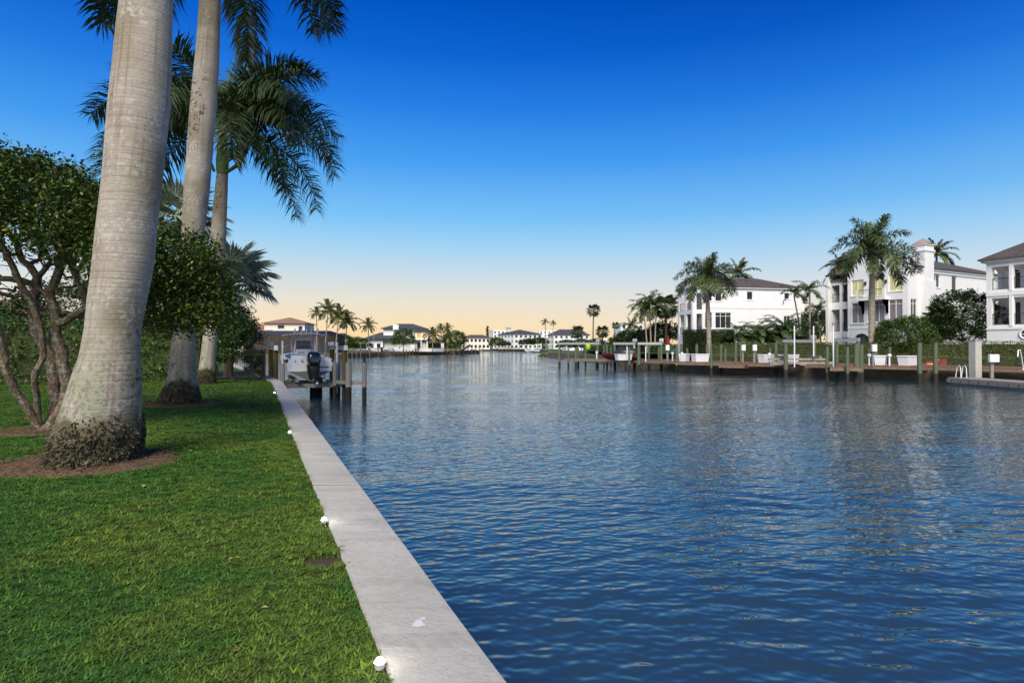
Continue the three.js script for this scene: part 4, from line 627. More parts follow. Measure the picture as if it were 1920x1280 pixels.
function hipG(x0, z0, x1, z1, y, h, o = 0.4, ridge = null) {     // hip roof over a rectangle, z0 < z1
  x0 -= o; x1 += o; z0 -= o; z1 += o; const b = new MB(), lx = x1 - x0, lz = z1 - z0, m = Math.min(lx, lz) / 2, alongX = lx >= lz;
  const R = alongX ? [[x0 + m, (z0 + z1) / 2], [x1 - m, (z0 + z1) / 2]] : [[(x0 + x1) / 2, z0 + m], [(x0 + x1) / 2, z1 - m]];
  const c = [[x0, z1], [x1, z1], [x1, z0], [x0, z0]], top = y + h, t = 0.12, sl = Math.hypot(m, h);
  const tri = (P) => { const e = v3(P[1][0] - P[0][0], 0, P[1][2] - P[0][2]).normalize(); const ids = P.map(p => { const u = (p[0] - P[0][0]) * e.x + (p[2] - P[0][2]) * e.z; return b.v(...p, null, u, (p[1] - y) / h * sl); }); for (let k = 2; k < ids.length; k++) b.t(ids[0], ids[k - 1], ids[k]); };
  const L = (p, q) => [p[0], q, p[1]];
  if (alongX) { tri([L(c[0], y), L(c[1], y), L(R[1], top), L(R[0], top)]); tri([L(c[2], y), L(c[3], y), L(R[0], top), L(R[1], top)]); tri([L(c[1], y), L(c[2], y), L(R[1], top)]); tri([L(c[3], y), L(c[0], y), L(R[0], top)]); }
  else { tri([L(c[1], y), L(c[2], y), L(R[0], top), L(R[1], top)]); tri([L(c[3], y), L(c[0], y), L(R[1], top), L(R[0], top)]); tri([L(c[0], y), L(c[1], y), L(R[1], top)]); tri([L(c[2], y), L(c[3], y), L(R[0], top)]); }
  for (let k = 0; k < 4; k++) { const p = c[k], q = c[(k + 1) % 4]; tri([L(p, y - t), L(q, y - t), L(q, y), L(p, y)]); }
  tri([L(c[0], y - t), L(c[3], y - t), L(c[2], y - t), L(c[1], y - t)]);
  return b.geo(0.2);
}
const rect = (u0, v0, u1, v1) => [[u0, v0], [u1, v0], [u1, v1], [u0, v1]];
function lattice(g, f, u0, v0, u1, v1, w, mat = M.iron) {         // balcony railing with wavy bars
  const b = new MB(), s = inn(f); const P = (u, v) => f.front ? v3(f.at + w * s, v, -(f.u0 || 0) - u) : v3((f.u0 || 0) + u, v, f.at + w * s);
  b.bar(P(u0, v1), P(u1, v1), 0.035, 5); b.bar(P(u0, v0), P(u1, v0), 0.025, 5);
  const rows = 4, n = Math.max(4, Math.round((u1 - u0) / 0.16)); for (let r = 0; r < rows; r++) { const pts = []; for (let k = 0; k <= n; k++) pts.push(P(u0 + (u1 - u0) * k / n, v0 + (v1 - v0) * (r + 0.5 + (k % 2 ? 0.42 : -0.42)) / rows)); b.tube(pts, pts.map(() => 0.016), 4, false); }
  for (const u of [u0, u1]) b.bar(P(u, v0), P(u, v1 + 0.03), 0.03, 5);
  return part('railing', b.geo(), mat, g);
}
const HB = 1.9;                                                  // terrace level
{ // middle house: curved parapet, balcony, chimney
  const g = thing('white_villa', 'white villa with curved parapet, chimney and upper windows painted with a yellow glow', 'house', 43.2, 0, 62, 0.471, 'white villas across the canal');
  const front = { front: true, at: 0 }, side = { at: 0 }, W = 6.7, LX = 20, cor = 11.4;
  const par = []; for (let k = 0; k <= 40; k++) { const u = W - W * k / 40, t = Math.abs(u - W / 2) / (W / 2); par.push([u, t > 0.62 ? 12.45 : 12.45 + 1.35 * Math.pow(Math.cos(t / 0.62 * Math.PI / 2), t > 0.25 ? 0.85 : 0.55) * (t > 0.25 ? 1 : 1)]); }
  wallPanel(g, front, [[0, HB - 0.2], [W, HB - 0.2], ...par], [[0.55, 5.6, 2.0, 8.05], [2.45, 5.6, 4.4, 8.05], [4.8, 5.55, 6.25, 7.95], [0.55, 9.0, 2.0, 10.95], [2.5, 8.55, 4.1, 10.75], [4.8, 8.8, 6.25, 10.65], [4.3, HB, 5.9, 4.35, 0.6]], M.white);
  for (const [a, b] of [[0.55, 2.0], [2.45, 4.4], [4.8, 6.25]]) windowPart(g, front, a, a > 4.5 ? 5.55 : 5.6, b, a > 4.5 ? 7.95 : 8.05, { cols: a === 2.45 ? 3 : 2, transom: 0.5, mat: M.curtain });
  windowPart(g, front, 0.55, 9.0, 2.0, 10.95, { mat: M.yellowGlowPane }); windowPart(g, front, 2.5, 8.55, 4.1, 10.75, { mat: M.yellowGlowPane, sill: false }); windowPart(g, front, 4.8, 8.8, 6.25, 10.65, { mat: M.yellowGlowPane });
  part('garage_recess', wBox(front, 4.2, HB, 6.0, 4.6, 0.9, 1.0), M.curtain, g);
  part('string_course', mergeGeometries([wBox(front, -0.1, 12.45, W + 0.1, 12.6, -0.06, 0.34), wBox(front, 0, 4.9, W, 5.0, -0.04, 0.02)].slice(1)), M.trim, g);
  part('medallion', (() => { const t = new THREE.TorusGeometry(0.34, 0.07, 8, 24); t.translate(W / 2, 12.35, 0); return toFace({ front: true, at: -0.02 }, t); })(), M.trim, g);
  for (const u of [2.25, 4.55]) part('wall_lamp', wBox(front, u - 0.1, 10.0, u + 0.1, 10.35, -0.18, -0.002), M.iron, g);
  const bal = part('balcony', mergeGeometries([wBox(front, 1.9, 8.1, 5.1, 8.32, -1.0, -0.002), wBox(front, 1.9, 8.321, 2.15, 9.35, -1.0, -0.75), wBox(front, 4.85, 8.321, 5.1, 9.35, -1.0, -0.75)]), M.white, g);
  lattice(bal, front, 2.15, 8.42, 4.85, 9.3, -0.9);
  for (const u of [2.1, 4.8]) part('bracket', (() => { const s = new THREE.Shape([[0, 0], [0, -1.5], [0.18, -1.5], [0.35, -0.7], [0.9, -0.25], [0.9, 0]].map(p => new THREE.Vector2(...p))); const e = new THREE.ExtrudeGeometry(s, { depth: 0.16, bevelEnabled: false }); e.scale(-1, 1, 1); const ix = e.index; e.translate(-0.003, 8.098, -u - 0.08); return e; })(), M.dark, bal);
  // side wall with cornice
  wallPanel(g, side, rect(0.3, HB - 0.2, LX, cor), [[0.55, 5.6, 1.75, 8.05], [4.9, 9.55, 6.4, 11.0], [8.9, 8.9, 10.0, 11.0]], M.white);
  windowPart(g, side, 0.55, 5.6, 1.75, 8.05, { transom: 0.5 }); windowPart(g, side, 4.9, 9.55, 6.4, 11.0); windowPart(g, side, 8.9, 8.9, 10.0, 11.0, { cols: 1 });
  part('cornice', mergeGeometries([wBox(side, 0.31, cor - 0.02, LX + 0.2, cor + 0.28, -0.25, 0.3), wBox(side, 0.31, cor - 0.3, LX + 0.1, cor - 0.021, -0.12, 0)]), M.trim, g);
  part('back_wall', mergeGeometries([boxG(LX - 0.3, HB - 0.2, -W - 3, LX, cor, -0.3), boxG(0.3, HB - 0.2, -W - 3, LX - 0.3, cor, -W - 2.7)]), M.white, g);
  part('floor_slab', mergeGeometries([boxG(0.32, 4.75, -W, LX - 0.3, 5.0, -0.32), boxG(0.32, 8.2, -W, LX - 0.3, 8.4, -0.32)]), M.trim, g);
  const roof = part('roof', hipG(0.9, -W - 2.8, LX, 0, cor + 0.3, 2.1, 0.4), M.roofDark, g);
  const par2 = []; for (let k = 0; k <= 24; k++) { const u = W - W * k / 24, t = Math.abs(u - W / 2) / (W / 2); par2.push([u, 12.0 + 1.0 * Math.pow(Math.cos(Math.min(1, t) * Math.PI / 2), 0.7)]); }
  wallPanel(g, { front: true, at: LX - 0.8 }, [[0, 10], [W, 10], ...par2], [], M.white);
  const ch = part('chimney', mergeGeometries([boxG(2.3, HB - 0.2, -0.2, 4.5, 10.2, 0.55), boxG(2.5, 10.2, -0.9, 4.3, 14.1, 0.45), boxG(2.4, 13.4, -1.0, 4.4, 13.6, 0.55)]), M.white, g);
  part('chimney_cap', (() => { const c = new THREE.ConeGeometry(1.15, 0.75, 4); c.rotateY(Math.PI / 4); c.translate(3.4, 14.62, -0.22); return c; })(), std(0.34, 0.24, 0.2, 0.85), ch); part('chimney_cap_base', boxG(2.38, 14.1, -1.02, 4.42, 14.17, 0.57), M.trim, ch);
  // porch wing beyond the front
  const wf = { front: true, at: 1.0, u0: W }, U = 3.1; part('roof', hipG(1.0, -W - U, 6, -W, 11.0, 1.1, 0.25), M.roofDark, g);
  wallPanel(g, wf, rect(0, HB - 0.2, U, 10.9), [[0.25, 8.3, 1.35, 10.4], [1.65, 8.3, 2.85, 10.4], [0.25, 4.7, 1.35, 7.4], [1.65, 4.7, 2.85, 7.4]], M.white);
  part('porch_back', boxG(3.4, HB, -W - U, 3.6, 10.9, -W), M.curtain, g); part('porch_floor', mergeGeometries([boxG(1.31, 4.4, -W - U, 3.4, 4.68, -W), boxG(1.31, 7.9, -W - U, 3.4, 8.2, -W)]), M.trim, g);
  for (const [a, b] of [[0.25, 1.35], [1.65, 2.85]]) { lattice(g, wf, a, 8.35, b, 9.3, 0.15); lattice(g, wf, a, 4.75, b, 5.7, 0.15); }
  part('porch_end', boxG(1.31, HB, -W - U, 3.4, 10.9, -W - U + 0.25), M.white, g);
}
{ // house on the left of the villas, with a long side wall
  const g = thing('white_villa', 'white villa with long plain side wall and dark hip roof behind a royal palm', 'house', 25.1, 0, 79, 0.157, 'white villas across the canal');
  const front = { front: true, at: 0 }, side = { at: 0 }, W = 4.6, LX = 16.6, cor = 11.0;
  wallPanel(g, front, rect(0, HB - 0.2, W, cor), [[0.5, 8.0, 2.0, 10.3], [2.6, 8.0, 4.1, 10.3], [0.5, 4.6, 2.0, 7.4], [2.6, 4.6, 4.1, 7.4]], M.white);
  wallPanel(g, side, rect(0.3, HB - 0.2, LX, cor), [[0.6, 8.0, 1.45, 10.3], [0.6, 4.6, 1.45, 7.4], [1.85, 5.4, 2.95, 7.6], [3.4, 5.4, 5.8, 7.6], [1.85, 9.2, 2.95, 10.6], [3.4, 9.2, 4.4, 10.7], [8.2, 9.45, 9.1, 10.6], [14.0, 9.6, 14.8, 10.5], [13.9, 5.6, 14.9, 7.2]], M.white);
  windowPart(g, side, 1.85, 5.4, 2.95, 7.6, { transom: 0.5 }); windowPart(g, side, 3.4, 5.4, 5.8, 7.6, { cols: 3, transom: 0.5 }); windowPart(g, side, 1.85, 9.2, 2.95, 10.6); windowPart(g, side, 3.4, 9.2, 4.4, 10.7, { cols: 1 }); windowPart(g, side, 8.2, 9.45, 9.1, 10.6, { cols: 1 }); windowPart(g, side, 14.0, 9.6, 14.8, 10.5, { cols: 1 }); windowPart(g, side, 13.9, 5.6, 14.9, 7.2);
  for (const [a, b] of [[0.5, 2.0], [2.6, 4.1]]) { lattice(g, front, a, 8.05, b, 9.0, 0.15); lattice(g, front, a, 4.65, b, 5.6, 0.15); }
  lattice(g, side, 0.6, 8.05, 1.45, 9.0, 0.15); lattice(g, side, 0.6, 4.65, 1.45, 5.6, 0.15);
  part('porch_back', boxG(1.6, HB, -W, 1.8, cor, -0.3), M.curtain, g); part('porch_floor', mergeGeometries([boxG(0.31, 4.3, -W, 1.6, 4.58, -0.31), boxG(0.31, 7.6, -W, 1.6, 7.95, -0.31)]), M.trim, g);
  part('back_wall', mergeGeometries([boxG(LX - 0.3, HB - 0.2, -9, LX, cor, -0.3), boxG(0.3, HB - 0.2, -W - 0.3, LX - 0.3, cor, -W)]), M.white, g);
  part('cornice', mergeGeometries([wBox(side, -0.2, cor, LX + 0.2, cor + 0.25, -0.28, 0.3), wBox(front, -0.0, cor, W + 0.2, cor + 0.25, -0.28, 0.3), wBox(side, 1.8, 8.2, LX, 8.34, -0.05, 0.01)]), M.trim, g);
  part('roof', hipG(2.6, -8.5, LX, 0, cor + 0.27, 1.75, 0.35), M.roofDark, g);
  part('side_balcony', boxG(LX + 0.01, 8.0, -2.5, LX + 0.9, 9.0, -0.4), M.white, g);
}
{ // house at the right edge, two storeys of porches
  const g = thing('white_villa', 'white villa with two storeys of columned porches and a round window', 'house', 49.2, 0, 46, 0.471, 'white villas across the canal');
  const front = { front: true, at: 0 }, W = 9.0, cor = 10.75, H = [], op = []; // u runs from the corner out of frame to the far corner
  for (let k = 0; k < 5; k++) op.push([W - 0.4 - 1.32 - k * 1.68, W - 0.4 - k * 1.68]);
  for (const [a, b] of op) { H.push([a, 8.15, b, 10.3], [a, 4.85, b, 7.35]); }
  wallPanel(g, front, rect(0, HB - 0.2, W, cor), [...H, { round: [W - 2.95, 3.95, 0.42] }], M.white, 0.28);
  part('column', mergeGeometries(op.map(([a, b]) => a).flatMap(a => [wBox(front, a - 0.3, 8.0, a - 0.06, 10.4, -0.09, -0.002), wBox(front, a - 0.3, 4.7, a - 0.06, 7.5, -0.09, -0.002)])), M.trim, g);
  for (const [a, b] of op) { lattice(g, front, a, 8.2, b, 9.2, 0.15); lattice(g, front, a, 4.9, b, 5.85, 0.15); }
  const rw = part('round_window', (() => { const t = new THREE.TorusGeometry(0.42, 0.09, 8, 28); t.translate(W - 2.95, 3.95, 0); return toFace({ front: true, at: -0.02 }, t); })(), M.trim, g);
  part('pane', (() => { const t = new THREE.CircleGeometry(0.42, 24); t.rotateY(Math.PI); t.translate(W - 2.95, 3.95, 0.12); return toFace(front, t); })(), M.glass, rw); part('glazing_bar', mergeGeometries([wBox(front, W - 2.98, 3.5, W - 2.92, 4.4, 0.06, 0.11), wBox(front, W - 3.4, 3.92, W - 2.5, 3.98, 0.065, 0.105)]), M.trim, rw);
  const back = { front: true, at: 2.8 }; wallPanel(g, back, rect(0, HB, W, cor), op.flatMap(([a, b]) => [[a + 0.2, 8.1, b - 0.2, 10.2, 0.5], [a + 0.2, 4.8, b - 0.2, 7.1]]), M.white, 0.25);
  for (const [a, b] of op) { windowPart(g, back, a + 0.2, 8.1, b - 0.2, 9.95, { sill: false }); windowPart(g, back, a + 0.2, 4.8, b - 0.2, 7.1, { sill: false }); }
  part('porch_floor', mergeGeometries([boxG(0.29, 4.5, -W, 2.8, 4.8, 0), boxG(0.29, 7.75, -W, 2.8, 8.1, 0), boxG(0.29, 10.45, -W, 2.8, 10.75, 0)]), M.trim, g);
  wallPanel(g, { at: -W + 0.3 }, rect(0.3, HB - 0.2, 14, cor), [[0.7, 8.15, 2.2, 10.3, 0.6], [0.7, 4.85, 2.2, 7.3]], M.white); part('back_wall', boxG(13.7, HB, -W, 14, cor, 0), M.white, g); wallPanel(g, { at: 0 }, rect(0.3, HB - 0.2, 13.7, cor), [], M.white);
  part('cornice', mergeGeometries([wBox(front, -0.2, cor, W + 0.25, cor + 0.3, -0.3, 0.3), wBox(front, 0, 7.55, W, 7.95, -0.07, -0.001), wBox(front, 0, 4.4, W, 4.62, -0.07, -0.001), boxG(-0.3, cor, -W - 0.3, 14.2, cor + 0.3, -W + 0.001)]), M.trim, g);
  part('roof', hipG(0, -W, 14, 0, cor + 0.32, 2.9, 0.5), M.roofDark, g);
}

// ---------------------------------------------------------------- palms and trees across the water
M.trunkFar = new THREE.MeshStandardMaterial({ map: tex(64, 512, (u, v) => { const rg = Math.pow(Math.abs(Math.sin(v * 60 + fbm(u, v, 4, 2, 5, 20) * 3)), 0.4), n = fbm(u, v, 6, 3, 7, 30); return mixc([0.14, 0.11, 0.08], [0.36, 0.31, 0.25], Math.min(1, 0.5 * rg + 0.6 * n)); }, true, 1, 0.12), roughness: 0.9 });
M.trunkBrown = woodTex([0.06, 0.035, 0.02], [0.17, 0.10, 0.06], 163);
const coco = royal.map((q, k) => frondG({ ...q, L: q.L * 0.86, bend: q.bend * 0.8, n: 40, ll: 0.9, lw: 0.13, plum: 0.35, droop: 0.9, seed: 250 + k, tint: [0.085, 0.11, 0.025], dry: 0.1 }));
const adon = [1.2, 0.7, 0.25, -0.15].map((e, k) => frondG({ e0: e, L: 2.3, bend: 1.5, n: 26, ll: 0.5, lw: 0.075, plum: 0.7, droop: 0.4, seed: 350 + k, tint: [0.06, 0.10, 0.022], rr: 0.025 }));
const arecaF = [1.35, 1.1, 0.85, 0.55].map((e, k) => frondG({ e0: e, L: 3.2, bend: 1.55 + 0.2 * k, n: 30, ll: 0.6, lw: 0.07, plum: 0.4, droop: 0.5, seed: 450 + k, tint: [0.04, 0.08, 0.02], rr: 0.025, pet: 0.25 }));
const washF = [0, 1].map(k => fanG(520 + k, 0.8, 0.9, 22, 4.0, [0.05, 0.07, 0.022], 1.2));
function palmAt(name, label, kind, px, d, gy, crownPy, { s = 1, lean = 0, n = 16, seed = 1, r = 0.2, baseP = px, group } = {}) {
  const x = X(px, d), bx = X(baseP, d), g = thing(name, label, 'palm tree', bx, gy, d, 0, group), H = Y(crownPy, d) - gy, lx = x - bx;
  const shaft = kind === 'royal' ? 1.5 * s : kind === 'adonidia' ? 0.5 * s : 0, th = H - shaft;
  part('trunk', new MB().tube([v3(0, -0.1, 0), v3(lx * 0.08 + lean * 0.3, th * 0.25, 0), v3(lx * 0.4 + lean, th * 0.6, 0), v3(lx, th, 0)], kind === 'royal' ? [r * 1.35, r * 1.05, r * 1.1, r * 0.8] : [r * 1.3, r, r * 0.9, r * 0.75], 10, true, 1).geo(), kind === 'fan' ? M.trunkBrown : M.trunkFar, g);
  const at = v3(lx, H, 0); if (shaft) { const c = part('crownshaft', crownshaft(r * 0.82, r * 0.55, shaft), M.shaft, g); c.position.set(lx, th, 0); at.y = H - 0.05; }
  const rr = rng(seed * 31 + 7);
  if (kind === 'fan') for (let k = 0; k < n; k++) { const m = part('fan_leaf', washF[k % 2], M.frond, g); m.position.copy(at); m.rotation.set((rr() - .5) * 0.8, k * 2.4 + rr() * 0.5, 1.2 - 2.3 * (k / n), 'YZX'); m.scale.setScalar(s); }
  else { const set = kind === 'royal' ? royalFar : kind === 'coconut' ? coco : adon, cl = kind === 'adonidia' ? [0, 1, 1, 2, 3] : kind === 'coconut' ? [0, 1, 2, 2, 3, 4, 5, 6] : [0, 1, 2, 3, 4, 4, 5]; fronds(g, set, spread(n, seed, cl, s), at); }
  if (kind === 'coconut') { const b = []; for (let k = 0; k < 7; k++) { const q = new THREE.SphereGeometry(0.13 * s, 7, 5); q.translate(at.x + Math.cos(k * 2.1) * 0.3 * s, at.y - 0.3 * s + 0.08 * (k % 3), Math.sin(k * 2.1) * 0.3 * s); b.push(q); } const c = part('coconuts', mergeGeometries(b), M.sheath, g); c.userData.kind = 'stuff'; }
  return g;
}
palmAt('royal_palm', 'royal palm with full crown standing before the long-sided white villa', 'royal', 1326, 66, HB, 522, { s: 0.82, seed: 3, r: 0.24, baseP: 1330, n: 26 });
palmAt('royal_palm', 'tall royal palm standing before the villa with the curved parapet', 'royal', 1637, 56, HB, 470, { s: 0.95, seed: 8, r: 0.27, baseP: 1635, n: 22 });
palmAt('coconut_palm', 'palm crown rising behind the roof of the long-sided villa', 'coconut', 1385, 92, HB, 515, { s: 0.85, seed: 5, r: 0.2 });
palmAt('coconut_palm', 'palm crown showing behind the porch wing of the curved-parapet villa', 'coconut', 1576, 88, HB, 500, { s: 0.8, seed: 6, r: 0.2 });
palmAt('coconut_palm', 'palm crown showing behind the white chimney', 'coconut', 1758, 92, HB, 475, { s: 0.8, seed: 7, r: 0.2 });
palmAt('slender_palm', 'slender palm leaning beside the right end of the long-sided villa', 'adonidia', 1490, 72, HB, 549, { s: 0.95, seed: 11, r: 0.11, baseP: 1503, n: 11 });
palmAt('slender_palm', 'upright slender palm between the long-sided villa and the curved-parapet villa', 'adonidia', 1519, 70, HB, 543, { s: 1.0, seed: 12, r: 0.13, n: 12 });
palmAt('slender_palm', 'shorter slender palm against dark foliage beside the porch wing', 'adonidia', 1534, 74, HB, 580, { s: 1.0, seed: 13, r: 0.12, baseP: 1540, n: 12 });
[[1207, 1214, 578, 'leftmost of three thin trunks'], [1218, 1221, 566, 'middle of three thin trunks'], [1231, 1228, 575, 'rightmost of three thin trunks']].forEach(([px, b, py, t], k) => palmAt('slender_palm', 'slender palm, ' + t + ' left of the villas', 'adonidia', px, 88, 1.3, py, { s: 1.35, seed: 21 + k, r: 0.12, baseP: b, n: 13 }));
palmAt('cabbage_palm', 'fan-leaved palm silhouetted left of the long-sided villa', 'fan', 1249, 92, 1.3, 575, { s: 1.5, seed: 25, r: 0.2, n: 26 });
palmAt('cabbage_palm', 'low fan-leaved palm against the villa side wall below the chimney', 'fan', 1764, 59.5, HB, 605, { s: 1.3, seed: 26, r: 0.2, n: 24 });
palmAt('coconut_palm', 'palm over the dark hedge at the far end of the opposite docks', 'coconut', 1183, 150, 1.2, 612, { s: 0.85, seed: 27, r: 0.16 });
palmAt('fan_palm_tall', 'tall dark fan palm against the glow above the far docks', 'fan', 1113, 170, 1.2, 582, { s: 1.45, seed: 28, r: 0.2, baseP: 1112, n: 24 });
palmAt('coconut_palm', 'taller of the two palms beside the far grey-roofed building', 'coconut', 1022, 262, 1.2, 603, { s: 0.62, seed: 29, r: 0.22, baseP: 1024 });
palmAt('coconut_palm', 'smaller palm just behind the taller one beside the far grey-roofed building', 'coconut', 1037, 330, 1.2, 605, { s: 0.6, seed: 30, r: 0.2 });
palmAt('cabbage_palm', 'round-headed palm before the far grey roofs', 'fan', 1083, 200, 1.2, 622, { s: 1.7, seed: 31, r: 0.2, n: 26 });
palmAt('cabbage_palm', 'round-headed palm just past the lime green cover', 'fan', 1130, 180, 1.2, 622, { s: 1.5, seed: 32, r: 0.2, n: 26 });
palmAt('cabbage_palm', 'small lone palm against the glow left of the slender palms', 'fan', 1154, 250, 1.2, 610, { s: 1.2, seed: 33, r: 0.2, baseP: 1151, n: 22 });
[[593, 588, 152, 0.62, 594, 'thinnest palm of the group left on the far bank'], [615, 582, 150, 0.95, 610, 'tallest palm of the group beside the screened patio'], [636, 593, 148, 1.0, 629, 'leaning palm in the group beside the screened patio'], [650, 603, 152, 0.95, 648, 'bushy palm at the outer edge of the patio group'], [690, 610, 162, 0.72, 691, 'single palm between the patio group and the dark-roofed house']].forEach(([px, py, d, s, b, t], k) => palmAt('coconut_palm', t, 'coconut', px, d, 1.2, py, { s, seed: 41 + k, r: 0.14, baseP: b, n: 19 }));
[[811, 628, 186, 0.9, 811, 'spreading palm before the patio of the dark-roofed house'], [826, 616, 200, 0.6, 829, 'slim palm behind the spreading palm by the dark-roofed house'], [839, 615, 204, 0.6, 838, 'second slim palm beside the dark-roofed house'], [840, 632, 190, 0.75, 839, 'low palm at the edge of the far lawn']].forEach(([px, py, d, s, b, t], k) => palmAt('coconut_palm', t, 'coconut', px, d, 1.2, py, { s, seed: 51 + k, r: 0.16, baseP: b, n: 18 }));
// areca clumps
function areca(label, px, d, s, seed) { const g = thing('areca_palm', label, 'palm clump', X(px, d), HB, d, 0, 'areca palms beside the long-sided villa'), r = rng(seed); for (let k = 0; k < 5; k++) { const a = k * 1.3 + r(), q = 0.5 * r() * s, h = (0.7 + 1.9 * r()) * s, bx = Math.cos(a) * q, bz = Math.sin(a) * q; part('stem', new MB().tube([v3(bx * 0.6, 0, bz * 0.6), v3(bx * 1.5, h, bz * 1.5)], [0.06, 0.045], 6).geo(), M.sheath, g); fronds(g, arecaF, spread(9, seed + k, [0, 1, 1, 2, 3], s * 0.95), v3(bx * 1.5, h, bz * 1.5)); } }
[[1392, 71, 0.95, 1, 'areca palm clump closest to the royal palm at the long-sided villa'], [1418, 70, 1.05, 2, 'arching areca palm clump below the small upper window'], [1446, 70.5, 1.1, 3, 'tall areca palm clump at the middle of the long villa wall'], [1470, 70, 1.2, 4, 'dense areca palm clump at the right end of the long villa wall'], [1492, 72, 0.8, 5, 'low areca palm clump at the foot of the leaning slender palm']].forEach(([px, d, s, k, l]) => areca(l, px, d, s, 600 + k * 10));
// broadleaf trees and bushes, a few shapes reused
const darkT = [[0.026, 0.052, 0.012], [0.04, 0.07, 0.014], [0.06, 0.085, 0.016]], midT = [[0.045, 0.09, 0.014], [0.07, 0.12, 0.016], [0.11, 0.14, 0.022]];
const spA = bushG(701, { w: 3.5, h: 7.4, lift: 0.5, clumps: 420, per: 36, leaf: 0.26, tints: darkT, clump: 0.42 }), spB = bushG(702, { w: 2.9, h: 3.9, lift: -0.6, clumps: 620, per: 40, leaf: 0.16, tints: midT, clump: 0.3, low: false }), spC = bushG(703, { w: 4.5, h: 7.5, lift: 1.5, clumps: 200, per: 24, leaf: 0.5, tints: midT, clump: 0.8 }), spD = bushG(704, { w: 4.2, h: 6, lift: 2.4, clumps: 150, per: 24, leaf: 0.5, tints: darkT, clump: 0.7 });
tree('shade_tree', 'dark leafy tree between the curved-parapet villa and the porch villa', 'tree', spA, X(1812, 57.5), HB, 57.5, 0).scale.set(1, 0.88, 1);
tree('rounded_bush', 'large round clipped bush before the curved-parapet villa', 'bush', spB, X(1692, 55.5), HB, 55.5, 0);
const protoC = tree('leafy_tree', 'bushy tree beside the patio of the dark-roofed far house', 'tree', spC, X(852, 215), 1.1, 215, 1), protoD = tree('flat_topped_tree', 'flat-topped dark tree before the far white building', 'tree', spD, X(1008, 330), 1.1, 330, 0); protoD.scale.set(1.5, 1.15, 1.5);
[['dense tree before the dark-roofed far house', 757, 186, 0.82, 1.0], ['shrubby tree low on the far lawn by the patio', 846, 200, 0.42, 0.5], ['leafy tree mass beside the far cream house', 932, 335, 1.1, 0.95], ['leafy tree low behind the leaning far palms', 672, 172, 0.75, 0.6], ['leafy tree behind the patio group of palms', 640, 178, 0.9, 0.75], ['leafy tree between the villa and the screened patio', 590, 190, 0.8, 0.62], ['bushy tree right of the white low house on the far bank', 1090, 215, 0.9, 0.62], ['broad green bush at the start of the opposite hedge', 1163, 128, 0.72, 0.5], ['green bush behind the far boat lift', 1120, 150, 0.6, 0.5], ['green bush before the far low white house', 1062, 235, 0.9, 0.6]].forEach(([l, px, d, w, h], k) => dup(protoC, l, X(px, d), 1.1, d, k * 1.3, [w, h, w]));
[['flat-topped dark tree left of its twin before the far white building', 988, 335, 1.2, 1.05], ['dark tree below the three thin palm trunks', 1212, 93, 0.7, 0.75], ['dark tree below the silhouetted fan palm', 1248, 96, 0.75, 0.95], ['dark tree between the two nearer villas, behind the slender palms', 1527, 88, 0.85, 1.15], ['dark foliage at the right end of the long-sided villa', 1500, 86, 0.6, 0.95], ['dark tree at the back of the opposite garden, left of the villas', 1190, 108, 0.9, 0.8], ['dark tree between the far cream house and the white tower', 945, 400, 1.2, 0.9]].forEach(([l, px, d, w, h], k) => dup(protoD, l, X(px, d), 1.1, d, k * 1.7, [w, h, w]));
{ // tall thin pine on the skyline
  const g = thing('column_pine', 'tall thin pine standing on the skyline over the far houses', 'tree', X(914, 480), 1.1, 480), b = new MB(), P = [], r = rng(77); for (let k = 0; k < 70; k++) { const t = k / 70, a = k * 2.4; P.push(v3(Math.cos(a) * (2.2 - 1.2 * t) * r(), 8 + 11 * t, Math.sin(a) * (2.2 - 1.2 * t) * r())); }
  part('trunk', cyl(0, 0, 0, 18.5, 0.35, 0.1, 8), M.bark, g); part('crown', leafCloud(b, P, 14, 0.6, 0.8, 78, darkT, 0.3).geo(), M.leaf, g);
}
{ // woods that close the skyline
  const b = new MB(), P = [], r = rng(79); for (let k = 0; k < 2600; k++) { const x = -430 + r() * 900, h = 1.5 + 6.5 * Math.pow(fbm(x / 900 + 0.5, 0.3, 26, 4, 80), 1.1) * (0.5 + 0.5 * r()); P.push(v3(x, h, -(560 + r() * 60))); P.push(v3(x, h * r(), -(558 + r() * 60))); }
  const m = one('distant_woods', leafCloud(b, P, 7, 2.2, 2.4, 81, midT, 0.3).geo(), M.leaf, 'low dark woods along the skyline behind the far houses', 'woods'); m.userData.kind = 'stuff';
}
// hedges and clipped planting on the opposite bank
const hedgeT = [[0.10, 0.12, 0.016], [0.065, 0.09, 0.012], [0.16, 0.14, 0.02]], lowT = [[0.035, 0.085, 0.014], [0.05, 0.11, 0.018], [0.025, 0.06, 0.012]];
const sh = shoreR.slice(1, 7);
hedge('clipped_hedge', 'long clipped yellow-green hedge in front of the white villas', sh, -6.3, -5.2, 1.85, 3.16, 0.13, 95, 751, hedgeT);
hedge('low_hedge', 'low dark green hedge along the brick walk below the long hedge', sh, -4.75, -3.65, 1.15, 1.86, 0.12, 95, 752, lowT);
hedge('ficus_hedge', 'dark rounded hedge at the foot of the long-sided villa', [[X(1283, 74), 74], [X(1378, 73), 73]], -1.6, 0, HB - 0.1, 4.9, 0.2, 95, 753, darkT.concat(midT));
hedge('garden_hedge', 'dark garden hedge at the far end of the opposite walk', [[17.5, 140], [20.5, 100], [21.5, 82]], -1.5, 0, 1.1, 3.0, 0.22, 40, 754, lowT.concat(midT));

